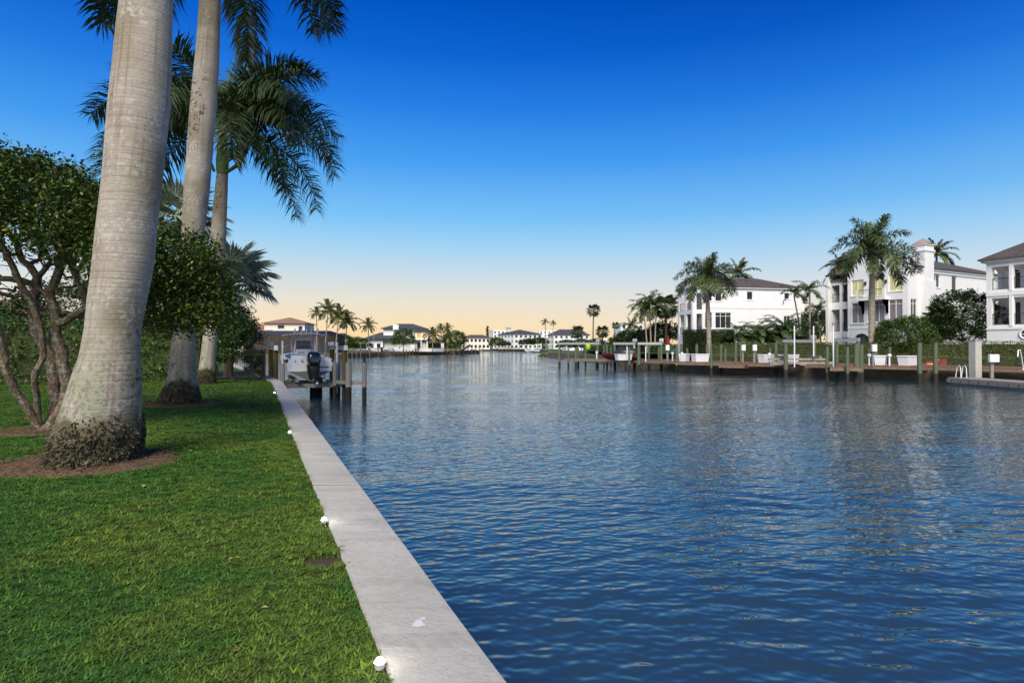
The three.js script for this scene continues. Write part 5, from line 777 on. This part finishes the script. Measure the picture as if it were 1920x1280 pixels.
// ---------------------------------------------------------------- docks, lifts and dock boxes across the water
const dw = py => 2988 / (py - HOR);                              // depth of a point on the water
{
  const deck = (name, label, pts, o0, o1, y, mat, piles, group) => {
    const g = thing(name, label, 'dock', 0, 0, 0, 0, group), A = offset(pts, o0), B = offset(pts, o1), b = [];
    const dkk = part('deck', ribbonG(pts, o0, o1, y - 0.07, y), mat, g); part('stringer', ribbonG(pts, o1 - 0.12, o1 + 0.03, y - 0.3, y - 0.075), M.wood, dkk); part('stringer', ribbonG(pts, o0 + 0.02, o0 + 0.14, y - 0.3, y - 0.075), M.wood, dkk);
    for (const [px, top, wat, r = 0.15, m = M.pileGreen] of piles) { const d = dw(wat); pileParts(g, X(px, d), -d, Math.max(0.9, Y(top, d)), r * 0.85, m, 0.72, hash(Math.round(px), 3, 1) > 0.7 ? M.black : null); }
    return g;
  };
  const C6 = (x, t, w, r, m) => [1020 + x / 4, 620 + t / 4, 620 + w / 4, r, m];
  const C7 = (x, t, w, r, m) => [1460 + x / 4.174, 600 + t / 4.174, 600 + w / 4.174, r, m];
  deck('dock', 'far timber dock on dark green piles reaching into the canal', [[X(1062, 76), 76], [X(1110, 74.5), 74.5], [X(1182, 71), 71]], -0.8, 0.8, 1.22, M.wood, [C6(118, 105, 270), C6(183, 130, 280), C6(240, 125, 280, 0.2), C6(258, 130, 277, 0.13), C6(312, 105, 280), C6(393, 140, 270), C6(450, 110, 275), C6(473, 100, 285, 0.17), C6(503, 120, 265)]);
  deck('dock', 'timber dock beside the dark red boat left of the long-sided villa', [[16.2, 73], [X(1225, 69), 69], [X(1290, 65), 65]], 0.5, 2.3, 1.18, M.wood, [C6(533, 95, 285, 0.2), C6(560, 150, 265), C6(612, 200, 280), C6(640, 125, 300), C6(675, 200, 285), C6(712, 120, 300, 0.24), C6(787, 110, 290, 0.17), C6(862, 120, 290)]);
  deck('dock', 'red-brown marginal dock in front of the long-sided villa', [[19.3, 63.4], [27.3, 56.4], [28.5, 54.7]], 0.5, 2.5, 1.17, M.woodRed, [C6(930, 125, 296), C6(972, 125, 285), C6(997, 100, 310, 0.17), C6(1030, 100, 290), C6(1075, 130, 300), C6(1147, 100, 306, 0.19), C6(1225, 100, 312, 0.19), C6(1255, 125, 330), C6(1330, 100, 320), C6(1362, 130, 310), C6(1440, 95, 312, 0.19), C6(1478, 100, 310), C6(1585, 95, 324, 0.2), C6(1697, 125, 320)]);
  deck('dock', 'red-brown dock with finger pier in front of the curved-parapet villa', [[29.2, 54], [31, 51.3], [35.2, 48.0]], 0.5, 2.4, 1.2, M.woodRed, [C6(1742, 90, 335, 0.18), C6(1815, 95, 350, 0.2), C7(458, 180, 480), C7(540, 205, 490), C7(612, 180, 484, 0.26), C7(652, 190, 478, 0.16), C7(710, 215, 452), C7(760, 180, 456, 0.2), C7(872, 210, 446)]);
  deck('dock', 'long dock before the porch villa, right of the round bush', [[35.6, 47.6], [38.5, 43.9], [42.3, 38.6]], 0.5, 2.2, 1.22, M.woodRed, [C7(1105, 175, 490, 0.2), C7(1230, 175, 490, 0.19), C7(1590, 420, 468), C7(1705, 420, 470), C7(1850, 420, 470)]);
  deck('finger_pier', 'short timber finger pier with green piles, middle of the opposite bank', [[X(1352, 56.5), 56.5], [X(1400, 55), 55]], -0.6, 0.6, 1.05, M.woodRed, []);
  deck('finger_pier', 'short red-brown finger pier beside the curved-parapet villa lift', [[X(1552, 45.5), 45.5], [X(1612, 45), 45]], -0.6, 0.6, 1.2, M.woodRed, [C7(382, 205, 482)]);
  // lifts
  const lift = (label, pxs, py, d, motors) => { const g = thing('boat_lift', label, 'boat lift', 0, 0, 0, 0, 'boat lifts on the opposite docks'); for (const [a, da, b, db] of pxs) { const p = v3(X(a, da), Y(py, da), -da), q = v3(X(b, db), Y(py, db), -db), L = p.distanceTo(q), m = part('top_beam', boxG(0, -0.14, -0.1, L, 0.14, 0.1), M.galv, g); m.position.copy(p); m.rotation.y = Math.atan2(-(q.z - p.z), q.x - p.x); for (const t of motors) part('motor', rbox(L * t - 0.3, 0.145, -0.18, L * t + 0.25, 0.6, 0.18, 0.08), M.galv, m);
      for (const t of [0.04, 0.96]) { const x = p.x + (q.x - p.x) * t, z = p.z + (q.z - p.z) * t; pileParts(g, x, z, p.y - 0.14, 0.15, M.pileGreen, 0.7); } } return g; };
  lift('grey boat lift beams at the far timber dock', [[1046, 79, 1124, 75.5]], 644, 77, [0.97]); lift('grey boat lift beams over the dark red boat', [[1151, 72, 1192, 70.5], [1196, 68, 1242, 67]], 644, 70, [0.98]);
  lift('wide grey boat lift beam at the right end of the long hedge opening', [[1470, 53.5, 1530, 56]], 639, 54, [0.93]); lift('grey boat lift beam on thick green piles before the arched doorway', [[1566, 47.5, 1612, 45.5]], 637, 46, [0.5]);
  // weathered lift cradle between the docks
  { const g = thing('lift_cradle', 'weathered grey timber lift cradle beside the white guide poles', 'lift cradle', X(1500, 53), 1.05, 53, -0.2); [[0, 0.15, 0, 5.2], [0.05, 0.45, -1.6, 5.0], [0, 0.0, -1.0, 5.4]].forEach(([x, y, z, l]) => part('beam', boxG(x - 2.4, y, z - 0.12, x - 2.4 + l, y + 0.22, z + 0.12), M.woodGrey, g)); for (const x of [-1.2, 1.6]) part('bunk', boxG(x - 0.1, 0.68, -2.4, x + 0.1, 0.85, 0.6), M.woodGrey, g); }
  const pole = (label, px, d, py0, py1) => { const g = thing('guide_pole', label, 'guide pole', X(px, d), 0, d, 0, 'white guide poles'); part('pole', cyl(0, Y(py0, d), 0, Y(py1, d), 0.06, 0.06, 8), M.paint, g); part('cap', cyl(0, Y(py1, d), 0, Y(py1, d) + 0.05, 0.065, 0.04, 8), M.paint, g); };
  pole('white guide pole at the left of the wide lift beam', 1490, 52, 688, 612); pole('white guide pole at the right of the wide lift beam', 1526, 54, 676, 612); pole('white guide pole before the porch wing', 1563, 47, 690, 612); pole('white guide pole left of the dark red boat', 1176, 68, 675, 650); pole('white guide pole right of the dark red boat', 1211, 66, 678, 650); pole('white guide pole behind the dark red boat', 1189, 70, 672, 648);
  // dock boxes
  const bx = new MB(); const box0 = thing('dock_box', 'white dock box beside the dark red boat', 'dock box', X(1169, 68), 1.19, 68, 0.3, 'white dock boxes'); { const s = [[0.86, 0, 0.36], [0.95, 0.62, 0.43]], r = s.map(([w, y, dd]) => [[-w, -dd], [w, -dd], [w, dd], [-w, dd]].map(([x, z]) => bx.v(x, y, z))); for (let k = 0; k < 4; k++) { const n = (k + 1) % 4; bx.q(r[0][n], r[0][k], r[1][k], r[1][n]); } bx.q(...r[0]); part('tub', bx.geo(0.3), M.gelcoat, box0); part('lid', rbox(-1.0, 0.621, -0.47, 1.0, 0.74, 0.47, 0.05), M.gelcoat, box0); }
  [['narrow white dock box left of the widest green piles', 1283, 63, 0.8, 0.5], ['white dock box in front of the royal palm villa hedge', 1313, 61, 0.3, 0.9], ['white dock box left of the tall lift pile', 1437, 57, 0.4, 0.75], ['white dock box at the wide lift beam', 1478, 56, 0.3, 1.0], ['small white dock box under the round bush', 1652, 50.3, 0.9, 0.8], ['largest white dock box below the round bush', 1704, 49.0, 0.5, 1.0]].forEach(([l, px, d, t, s]) => dup(box0, l, X(px, d), 1.2, d, t, [s, 1.15, 1]));
  // meters and pedestals
  const ped0 = thing('power_pedestal', 'white power pedestal left of the dark red boat dock box', 'pedestal', X(1119, 73), 1.22, 73, 0, 'white power pedestals'); part('post', cyl(0, 0, 0, 0.75, 0.07, 0.06, 8), M.paint, ped0); part('head', rbox(-0.13, 0.75, -0.12, 0.13, 1.0, 0.12, 0.05), M.paint, ped0);
  [['white power pedestal by the yellow meter box', 1261, 64], ['white power pedestal in front of the long-sided villa corner', 1279, 62], ['white power pedestal by the rounded hedge', 1443, 55.5], ['white power pedestal left of the small dock box', 1630, 48.6], ['white power pedestal between the two dock boxes', 1668, 48.3]].forEach(([l, px, d]) => dup(ped0, l, X(px, d), 1.2, d));
  const mb0 = thing('meter_box', 'white meter box on a post at the yellow meter pile', 'meter box', X(1251, 63), 1.2, 63, 0, 'white meter boxes on posts'); part('post', boxG(-0.06, 0, -0.06, 0.06, 1.5, 0.06), M.woodGrey, mb0); part('case', rbox(-0.2, 1.2, 0.061, 0.2, 1.8, 0.3, 0.04), M.paint, mb0);
  [['white meter box before the long hedge, left of the tall lift pile', 1393, 58], ['white meter box on the pile beside the small finger pier', 1414, 56.5], ['white meter box near the curved-parapet villa', 1637, 47.6], ['white box sign on a low post at the porch villa dock', 1860, 41]].forEach(([l, px, d], k) => dup(mb0, l, X(px, d), k === 3 ? 0.55 : 1.2, d, 0, k === 3 ? [1.7, 0.95, 1] : 1));
  // concrete pile and floating dock
  const cp = thing('concrete_pile', 'tall square pale concrete pile beside the floating dock', 'piling', X(1829, 43.5), 0, 43.5, 0.2); part('shaft', rbox(-0.29, -1.2, -0.29, 0.29, 3.25, 0.29, 0.04), M.concrete, cp); part('cap_plate', rbox(-0.32, 3.25, -0.32, 0.32, 3.33, 0.32, 0.02), M.galv, cp);
  const fd = thing('floating_dock', 'low pale floating dock with a white ladder at the right edge', 'dock', 32.6, 0, 42.6, 0); part('deck', rbox(0, 0.42, 0, 2.0, 0.52, 13, 0.02), M.woodGrey, fd); part('float', boxG(0.06, -0.3, 0.06, 1.94, 0.16, 12.94), M.woodGrey, fd); const sk = part('side_board', mergeGeometries([boxG(-0.04, 0.16, -0.04, 0.05, 0.419, 13.04), boxG(0.051, 0.16, -0.04, 2.0, 0.419, 0.05)]), M.woodGrey, fd); for (let k = 0; k < 16; k++) part('bolt', new MB().bar(v3(-0.06, 0.3, 0.5 + k * 0.8), v3(-0.03, 0.3, 0.5 + k * 0.8), 0.05, 6).geo(), M.dark, sk);
  const ld = thing('swim_ladder', 'white looped swim ladder on the end of the floating dock', 'ladder', 33.0, 0.5, 42.2, 0); for (const x of [0, 0.42]) part('rail', new MB().tube([v3(x, -0.1, 0.4), v3(x, 0.75, 0.36), v3(x, 0.95, 0.2), v3(x, 0.75, 0.02), v3(x, -0.9, -0.28)], Array(5).fill(0.035), 7).geo(), M.paint, ld); for (const y of [-0.2, -0.5]) part('rung', new MB().bar(v3(0, y, -0.22), v3(0.42, y, -0.22), 0.025, 5).geo(), M.paint, ld);
  const hr = thing('handrail', 'curved white handrail at the right edge dock', 'handrail', X(1912, 40), 1.2, 40, 0.6); part('rail', new MB().tube([v3(-0.35, 0.9, 0), v3(-0.25, 1.35, 0), v3(0.2, 1.4, 0), v3(0.9, 0.0, 0)], Array(4).fill(0.04), 7).geo(), M.paint, hr); part('foot', cyl(0.9, -0.05, 0, 0.05, 0.08, 0.08, 8), M.paint, hr);
  // dark red boat on its lift
  { const g = thing('runabout', 'dark red motor boat with black windscreen on the opposite lift', 'boat', X(1199, 69), 1.15, 69, 1.25); part('hull', hullG(4.6, 1.9, 0.8, 0.95, 0.3), std(0.10, 0.012, 0.014, 0.3), g); part('cover', (() => { const q = new THREE.SphereGeometry(1, 16, 10, 0, 6.283, 0, 1.571); q.scale(0.85, 0.75, 1.7); q.translate(0, 0.82, -1.5); return q; })(), std(0.03, 0.03, 0.036, 0.35), g); part('windscreen', boxG(-0.6, 1.3, -2.55, 0.6, 1.6, -2.5), M.glass, g); }
  { const g = thing('lime_cover', 'bright lime green rounded cover hanging at the far lift beam', 'cover', X(1102, 76), 2.8, 76); const q = new THREE.SphereGeometry(0.42, 14, 10), p = q.attributes.position; for (let k = 0; k < p.count; k++) p.setXYZ(k, p.getX(k) * (1 - 0.18 * p.getY(k)) , p.getY(k) * 1.15, p.getZ(k) * 0.8); q.computeVertexNormals(); part('cover_body', q, M.lime, g); part('tie', new MB().bar(v3(0, 0.45, 0), v3(0, 0.7, 0), 0.02, 5).geo(), M.dark, g); }
  { const d = 76, g = thing('patio_umbrella', 'closed red patio umbrella beside the long-sided villa', 'umbrella', X(1253, d), 1.3, d); part('pole', cyl(0, 0, 0, 3.1, 0.035, 0.035, 7), M.dark, g); const l = new THREE.LatheGeometry([[0.02, 3.1], [0.09, 2.9], [0.22, 2.2], [0.3, 1.4], [0.26, 1.35], [0, 1.4]].map(p => new THREE.Vector2(...p)), 12); part('canopy', l, M.red, g); part('base', cyl(0, 0, 0, 0.1, 0.3, 0.28, 12), M.dark, g); }
  { // garden steps with small orange step lights
    const glow = new THREE.MeshStandardMaterial({ color: col(0.5, 0.2, 0.05), emissive: col(1, 0.32, 0.05), emissiveIntensity: 0.45 });
    for (const [label, px, d] of [['brick garden steps with orange step lights by the round bush', 1745, 50.5], ['brick garden steps with orange step lights behind the grey cradle', 1583, 57.5]]) { const g = thing('garden_steps', label, 'steps', X(px, d), 1.19, d, 0.471 - Math.PI / 2, 'garden steps with lights'); for (let k = 0; k < 4; k++) { const s = part('step', boxG(-0.8, 0, -0.4 - k * 0.35, 0.8, 0.18 * (k + 1), -0.05 - k * 0.35), M.brick, g); if (k % 2 === 0) { part('step_light', boxG(-0.3, 0.18 * k + 0.07, -0.049 - k * 0.35, 0.3, 0.18 * k + 0.13, -0.03 - k * 0.35), glow, s); const l = new THREE.PointLight(col(1, 0.35, 0.08), 0.03); l.position.set(0, 0.18 * k + 0.12, 0.08 - k * 0.35); l.castShadow = true; g.add(l); } } }
  }
  // metal garden gate in the hedge
  { const g = thing('garden_gate', 'grey metal garden gate in the hedge above the lit steps', 'gate', X(1757, 53), 1.9, 53, 0.471 - Math.PI / 2); for (let k = 0; k < 14; k++) part('bar', cyl(-0.9 + k * 0.14, 0, 0.7, 1.2, 0.018, 0.018, 5), M.galv, g); part('rail', mergeGeometries([boxG(-0.95, 1.15, 0.67, 0.97, 1.2, 0.73), boxG(-0.95, 0.05, 0.67, 0.97, 0.1, 0.73)]), M.galv, g); }
}

// ---------------------------------------------------------------- houses, boats and docks at the far end
M.gold = new THREE.MeshPhysicalMaterial({ color: col(0.62, 0.40, 0.10), roughness: 0.4, clearcoat: 1, clearcoatRoughness: 0.05 });  // golden sunset reflection put into the pane colour
M.screen = std(0.045, 0.032, 0.025, 0.8); M.navy = std(0.03, 0.035, 0.055, 0.7);
const fw = (g, u0, v0, u1, v1, z, mat = M.glass) => { const w = part('window', boxG(u0 - 0.12, v0 - 0.12, z - 0.05, u1 + 0.12, v1 + 0.12, z + 0.05), M.trim, g); part('pane', boxG(u0, v0, z + 0.051, u1, v1, z + 0.09), mat, w); return w; };
const fwL = (g, w0, v0, w1, v1, x, mat = M.glass) => { const w = part('window', boxG(x - 0.05, v0 - 0.12, w0 - 0.12, x + 0.05, v1 + 0.12, w1 + 0.12), M.trim, g); part('pane', boxG(x - 0.09, v0, w0, x - 0.051, v1, w1), mat, w); return w; };
{
  const g = thing('tan_roofed_house', 'cream house with tan tiled hip roofs behind the raised boat', 'house', X(533, 163), 1.15, 163, 0.1);
  part('wall', boxG(-5.6, 0, -11, 5.6, 8.4, 0), M.cream, g); part('roof', hipG(-5.6, -11, 5.6, 0, 8.45, 1.9, 0.7), M.roofTan, g);
  part('wall', boxG(-15, 0, -9, -5.61, 5.6, 1), M.cream, g); part('roof', hipG(-15, -9, -2.5, 1, 5.65, 2.7, 0.7), M.roofTan, g);
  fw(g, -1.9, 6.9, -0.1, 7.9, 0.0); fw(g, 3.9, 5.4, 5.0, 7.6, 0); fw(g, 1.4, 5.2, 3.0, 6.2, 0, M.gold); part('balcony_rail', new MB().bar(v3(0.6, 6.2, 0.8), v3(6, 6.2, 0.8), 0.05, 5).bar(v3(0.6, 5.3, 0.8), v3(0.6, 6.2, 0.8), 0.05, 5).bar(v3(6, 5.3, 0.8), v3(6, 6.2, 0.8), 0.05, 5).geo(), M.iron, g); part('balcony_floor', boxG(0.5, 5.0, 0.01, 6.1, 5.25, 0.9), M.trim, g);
  const L = thing('screened_patio', 'dark bronze screened patio enclosure in front of the tan-roofed house', 'patio enclosure', X(548, 155), 1.15, 155, 0.06);
  const n = 11, w = 2.25; for (let k = 0; k <= n; k++) part('post', boxG(-12.4 + k * w - 0.06, 0, 0, -12.4 + k * w + 0.06, 5.0, 0.12), M.dark, L);
  for (let k = 0; k < n; k++) for (const [y0, y1] of [[0.1, 2.5], [2.6, 4.95]]) part('screen_panel', boxG(-12.4 + k * w + 0.07, y0, 0.03, -12.4 + (k + 1) * w - 0.07, y1, 0.06), M.screen, L);
  const rb = new MB(), R = [[-12.4, 5.0, 0.1], [12.35, 5.0, 0.1], [9.5, 6.1, -2.5], [-9.8, 6.1, -2.5]].map(p => rb.v(...p)), B = [[12.35, 5.0, -7], [-12.4, 5.0, -7]].map(p => rb.v(...p)); rb.q(...R); rb.t(R[1], B[0], R[2]); rb.t(R[0], R[3], B[1]); rb.q(R[3], R[2], B[0], B[1]); part('roof_panel', rb.geo(0.2), M.navy, L);
  part('end_panel', mergeGeometries([boxG(-12.42, 0, -7, -12.36, 5, 0), boxG(12.3, 0, -7, 12.36, 5, 0)]), M.screen, L);
}
{
  const g = thing('dark_roofed_house', 'white house with dark slate hip roofs and arched windows painted with golden glow on the far bank', 'house', X(757, 198), 1.15, 198, 0.08);
  part('wall', boxG(-7, 0, -9, 7.2, 8.0, 0), M.white, g); const r = part('roof', hipG(-7, -9, 7.2, 0, 8.05, 1.8, 1.0), M.roofSlate, g); part('chimney', boxG(-3.6, 7.6, 0.05, -1.7, 9.3, 1.2), M.white, r);
  part('wall', boxG(-12.5, 0, -7, -7.01, 4.4, 1.5), M.white, g); part('roof', hipG(-13, -7, 1, 2, 4.45, 2.2, 0.8), M.roofSlate, g);
  part('wall', boxG(4.2, 0, 0.01, 8.6, 7.0, 3.2), M.cream, g); part('roof', hipG(3.9, -2, 8.8, 3.4, 7.05, 0.9, 0.5), M.roofSlate, g);  // cream here puts the warm evening light into the white wing's colour
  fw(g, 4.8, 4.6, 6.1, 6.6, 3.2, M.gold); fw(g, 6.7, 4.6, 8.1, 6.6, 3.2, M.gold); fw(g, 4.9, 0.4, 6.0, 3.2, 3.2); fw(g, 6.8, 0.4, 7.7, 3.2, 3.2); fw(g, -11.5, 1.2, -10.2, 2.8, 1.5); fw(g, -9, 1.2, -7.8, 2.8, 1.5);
  for (const x of [4.3, 6.35, 8.4]) part('column', cyl(x, 0, 4.6, 4.0, 0.22, 0.2, 10), M.trim, g); part('porch_roof', boxG(3.9, 4.0, 3.21, 8.9, 4.3, 4.9), M.trim, g);
  const p = thing('garden_pavilion', 'open garden pavilion with pale columns beside the dark-roofed house', 'pavilion', X(812, 196), 1.15, 196, 0.1); for (const x of [-3.2, 3.2]) part('column', boxG(x - 0.5, 0, -0.5, x + 0.5, 3.4, 0.5), M.cream, p); part('roof', hipG(-4, -4, 4, 0.6, 3.6, 0.9, 0.5), M.roofSlate, p); part('beam', boxG(-3.8, 3.0, -0.4, 3.8, 3.47, 0.4), M.cream, p); part('back_wall', boxG(-3.8, 0, -4, 3.8, 3.4, -3.7), M.wood, p);
  one('garden_wall', boxG(X(785, 192), 1.15, -192.3, X(831, 192), 2.3, -192), M.white, 'low white garden wall on the far lawn before the pavilion', 'wall');
}
function block(name, label, x, d, turn, w, dep, h, roofH, roofM, rows, cols, wm = M.white, leftCols = 0) {
  const g = thing(name, label, 'building', x, 1.1, d, turn); part('wall', boxG(-w / 2, 0, -dep, w / 2, h, 0), wm, g);
  if (roofM) part('roof', hipG(-w / 2, -dep, w / 2, 0, h + 0.05, roofH, 0.8), roofM, g); else part('parapet', mergeGeometries([boxG(-w / 2 - 0.15, h + 0.002, -0.3, w / 2 + 0.15, h + 0.7, 0.15), boxG(-w / 2 - 0.15, h + 0.002, -dep, -w / 2 + 0.3, h + 0.7, -0.301)]), M.trim, g);
  const st = h / rows; for (let r = 0; r < rows; r++) { for (let c = 0; c < cols; c++) { const u = -w / 2 + w * (c + 0.5) / cols, q = Math.min(0.9, w / cols * 0.3); fw(g, u - q, r * st + st * 0.3, u + q, r * st + st * 0.78, 0); } for (let c = 0; c < leftCols; c++) { const z = -dep * (c + 0.5) / leftCols; fwL(g, z - 0.9, r * st + st * 0.3, z + 0.9, r * st + st * 0.78, -w / 2); } }
  return g;
}
block('cream_house', 'low cream building with brown hip roof and a row of windows at the canal end', X(892, 362), 362, 0, 18, 10, 7.5, 1.9, M.roofDark, 2, 7, M.cream);
block('grey_roofed_building', 'long white three-storey building with slate roof, left of the two tall palms', X(990, 425), 425, 0.5, 24, 26, 11.2, 3.6, M.roofSlate, 3, 6, M.white, 5);
block('grey_roofed_building', 'white slate-roofed building right of the two tall palms', X(1072, 420), 420, 0.25, 28, 14, 10.5, 4.2, M.roofSlate, 3, 7, M.white, 2);
{ const g = block('white_tower', 'white flat-roofed apartment block on the skyline', X(943, 560), 560, 0.3, 20, 12, 17.5, 0, null, 5, 5, M.white, 2); part('roof_hut', boxG(5, 18.3, -6, 9, 21, -2), M.galv, g); }
block('white_tower', 'long flat white block on the skyline between the slate roofs', X(1045, 690), 690, 0, 44, 14, 21, 0, null, 5, 9, M.white);
block('white_tower', 'pale flat-roofed block behind the slender palms', X(1186, 330), 330, 0.2, 14, 12, 15, 0, null, 4, 4, M.white, 2);
block('low_white_house', 'low white flat-roofed house behind the far timber dock', X(1086, 250), 250, 0.1, 12, 8, 4.2, 0, null, 1, 4, M.white);
block('low_white_house', 'low pale house beside the small lone palm', X(1145, 262), 262, 0.1, 11, 8, 4.6, 0, null, 1, 3, M.white);
block('neighbour_house', 'white house glimpsed through the garden tree stems', X(-10, 60), 60, 0.3, 10, 8, 5.2, 1.8, M.roofTan, 2, 3, M.white);
// boats on the far side
function farBoat(label, px, d, y, L, turn, kind, group = 'boats at the far end of the canal') {
  const g = thing('motor_boat', label, 'boat', X(px, d), y, d, turn, group); part('hull', hullG(L, L * 0.33, L * 0.15, L * 0.2, 0.5, 0.6), M.gelcoat, g);
  if (kind === 'console') { part('console', rbox(-0.5, 0.6, -L * 0.55, 0.5, 1.9, -L * 0.42, 0.1), M.gelcoat, g); part('hard_top', rbox(-1, 2.9, -L * 0.62, 1, 3.02, -L * 0.32, 0.04), M.trim, g); for (const [x, z] of [[-0.8, 0.6], [0.8, 0.6], [-0.7, 0.36], [0.7, 0.36]]) part('leg', cyl(x, 0.8, -L * z, 2.9, 0.04, 0.04, 6), M.alu, g); part('outboard', rbox(-0.3, 0.3, 0.02, 0.3, 1.7, 0.7, 0.15), M.black, g); }
  else { const c = new MB(), s = [[-L * 0.2, 1, 1.0], [-L * 0.25, 0.9, 2.0], [-L * 0.45, 0.85, 2.1], [-L * 0.62, 0.7, 1.3], [-L * 0.85, 0.2, 1.2]], rows = s.map(([z, w, h]) => [[-w * L * 0.13, L * 0.12], [-w * L * 0.12, h * L * 0.1], [0, h * L * 0.11], [w * L * 0.12, h * L * 0.1], [w * L * 0.13, L * 0.12]].map(([x, y2]) => c.v(x, y2, z))); for (let k = 0; k + 1 < rows.length; k++) for (let q = 0; q < 4; q++) c.q(rows[k][q], rows[k][q + 1], rows[k + 1][q + 1], rows[k + 1][q]); part('cabin', c.geo(0.5), M.gelcoat, g); part('side_window', boxG(-L * 0.128, L * 0.16, -L * 0.5, L * 0.128, L * 0.185, -L * 0.28), M.glass, g); }
  return g;
}
farBoat('white console boat on a lift before the dark-roofed house', 713, 165, 1.0, 6.5, 1.9, 'console'); farBoat('cream cabin cruiser on a lift before the dense tree', 752, 176, 0.9, 8, 1.75, 'cabin');
[[896, 400, 7, 'leftmost white boat moored at the canal end', 'cabin'], [918, 420, 8, 'white cruiser below the cream building', 'cabin'], [936, 415, 7, 'small white cruiser right of the cream building', 'cabin'], [955, 400, 8, 'white console boat among the canal-end piles', 'console'], [972, 385, 7, 'white cruiser before the long slate-roofed building', 'cabin']].forEach(([px, d, L, l, k], i) => farBoat(l, px, d, 0.1, L, 0.4 + i * 0.7, k));
farBoat('grey skiff moored off the far point of the opposite bank', 1012, 285, 0.05, 7.5, 1.6, 'console'); farBoat('white boat beside the red-posted far pier', 882, 252, 0.2, 6, 0.5, 'cabin');
{ const g = thing('mast_pole', 'thin white mast standing beside the far console boat', 'mast', X(700.5, 166), 1.1, 166); part('shaft', cyl(0, 0, 0, 6.4, 0.08, 0.05, 6), M.paint, g); part('foot', cyl(0, 0, 0, 0.3, 0.15, 0.12, 6), M.paint, g); }
{
  const dk = (label, pts, o0, o1, y, list) => { const g = thing('far_dock', label, 'dock', 0, 0, 0, 0, 'docks on the far bank'); part('deck', ribbonG(pts, o0, o1, y - 0.15, y), M.wood, g); for (const [x, d, t] of list) { const p = part('pile', cyl(x, -1, -d, t, 0.17, 0.16, 8), M.pileBrown, g); } return g; };
  const along = (p, n, o, t0, t1, seed) => { const r = rng(seed), out = []; for (let k = 0; k < n; k++) { const s = k / (n - 1) * (p.length - 1), i = Math.min(p.length - 2, Math.floor(s)), f = s - i, q = offset(p, o); out.push([q[i][0] + (q[i + 1][0] - q[i][0]) * f, q[i][1] + (q[i + 1][1] - q[i][1]) * f, t0 + (t1 - t0) * r()]); } return out; };
  const a = [[-44.5, 143], [-42.3, 151], [-38, 172]], b = [[-37, 177], [-33, 199], [-23, 212]], c = [[-22, 213], [-14.5, 236]], e = [[-27, 444], [-5, 379], [9, 337]];
  dk('timber dock with tall piles below the patio palm group', a, 0.3, 2.2, 1.2, along(a, 9, 2.3, 1.8, 3.4, 3)); dk('timber dock with piles in front of the dark-roofed house', b, 0.3, 2.0, 1.2, along(b, 16, 2.1, 1.6, 3.0, 4)); dk('far pier with red-brown posts beside the ramp', c, 0.3, 2.4, 1.4, along(c, 7, 2.6, 2.4, 4.2, 5)); dk('weathered marina dock closing the canal end', e, 0.3, 3, 1.3, [...along(e, 22, 3.2, 2.2, 4.2, 6), ...along(e, 14, 0.8, 2.0, 3.6, 7)]);
  const rp = thing('gangway', 'pale wooden ramp leading down to the far pier', 'ramp', -21, 0.3, 214, -0.9); part('ramp_deck', new MB().tube([v3(0, 0.2, 0), v3(9, 3.0, 0)], [0.5, 0.5], 4).geo(), M.woodGrey, rp); part('handrail', new MB().bar(v3(0, 1.4, 0.4), v3(9, 4.2, 0.4), 0.07, 5).bar(v3(0, 0.2, 0.4), v3(0, 1.4, 0.4), 0.06, 5).bar(v3(4.5, 1.6, 0.4), v3(4.5, 2.8, 0.4), 0.06, 5).bar(v3(9, 3, 0.4), v3(9, 4.2, 0.4), 0.06, 5).geo(), M.woodGrey, rp);
  // grassy tip at the point of the opposite bank
  const s = bushG(801, { w: 2.2, h: 0.9, lift: 0.05, clumps: 60, per: 14, leaf: 0.4, tints: [[0.16, 0.18, 0.03], [0.10, 0.12, 0.03]], clump: 0.4, trunkR: 0.05, low: true }); tree('waterside_shrub', 'low yellow-green growth at the water off the far point', 'shrub', s, X(1024, 164), -0.1, 164, 0);
}
renderer.render(scene, camera);
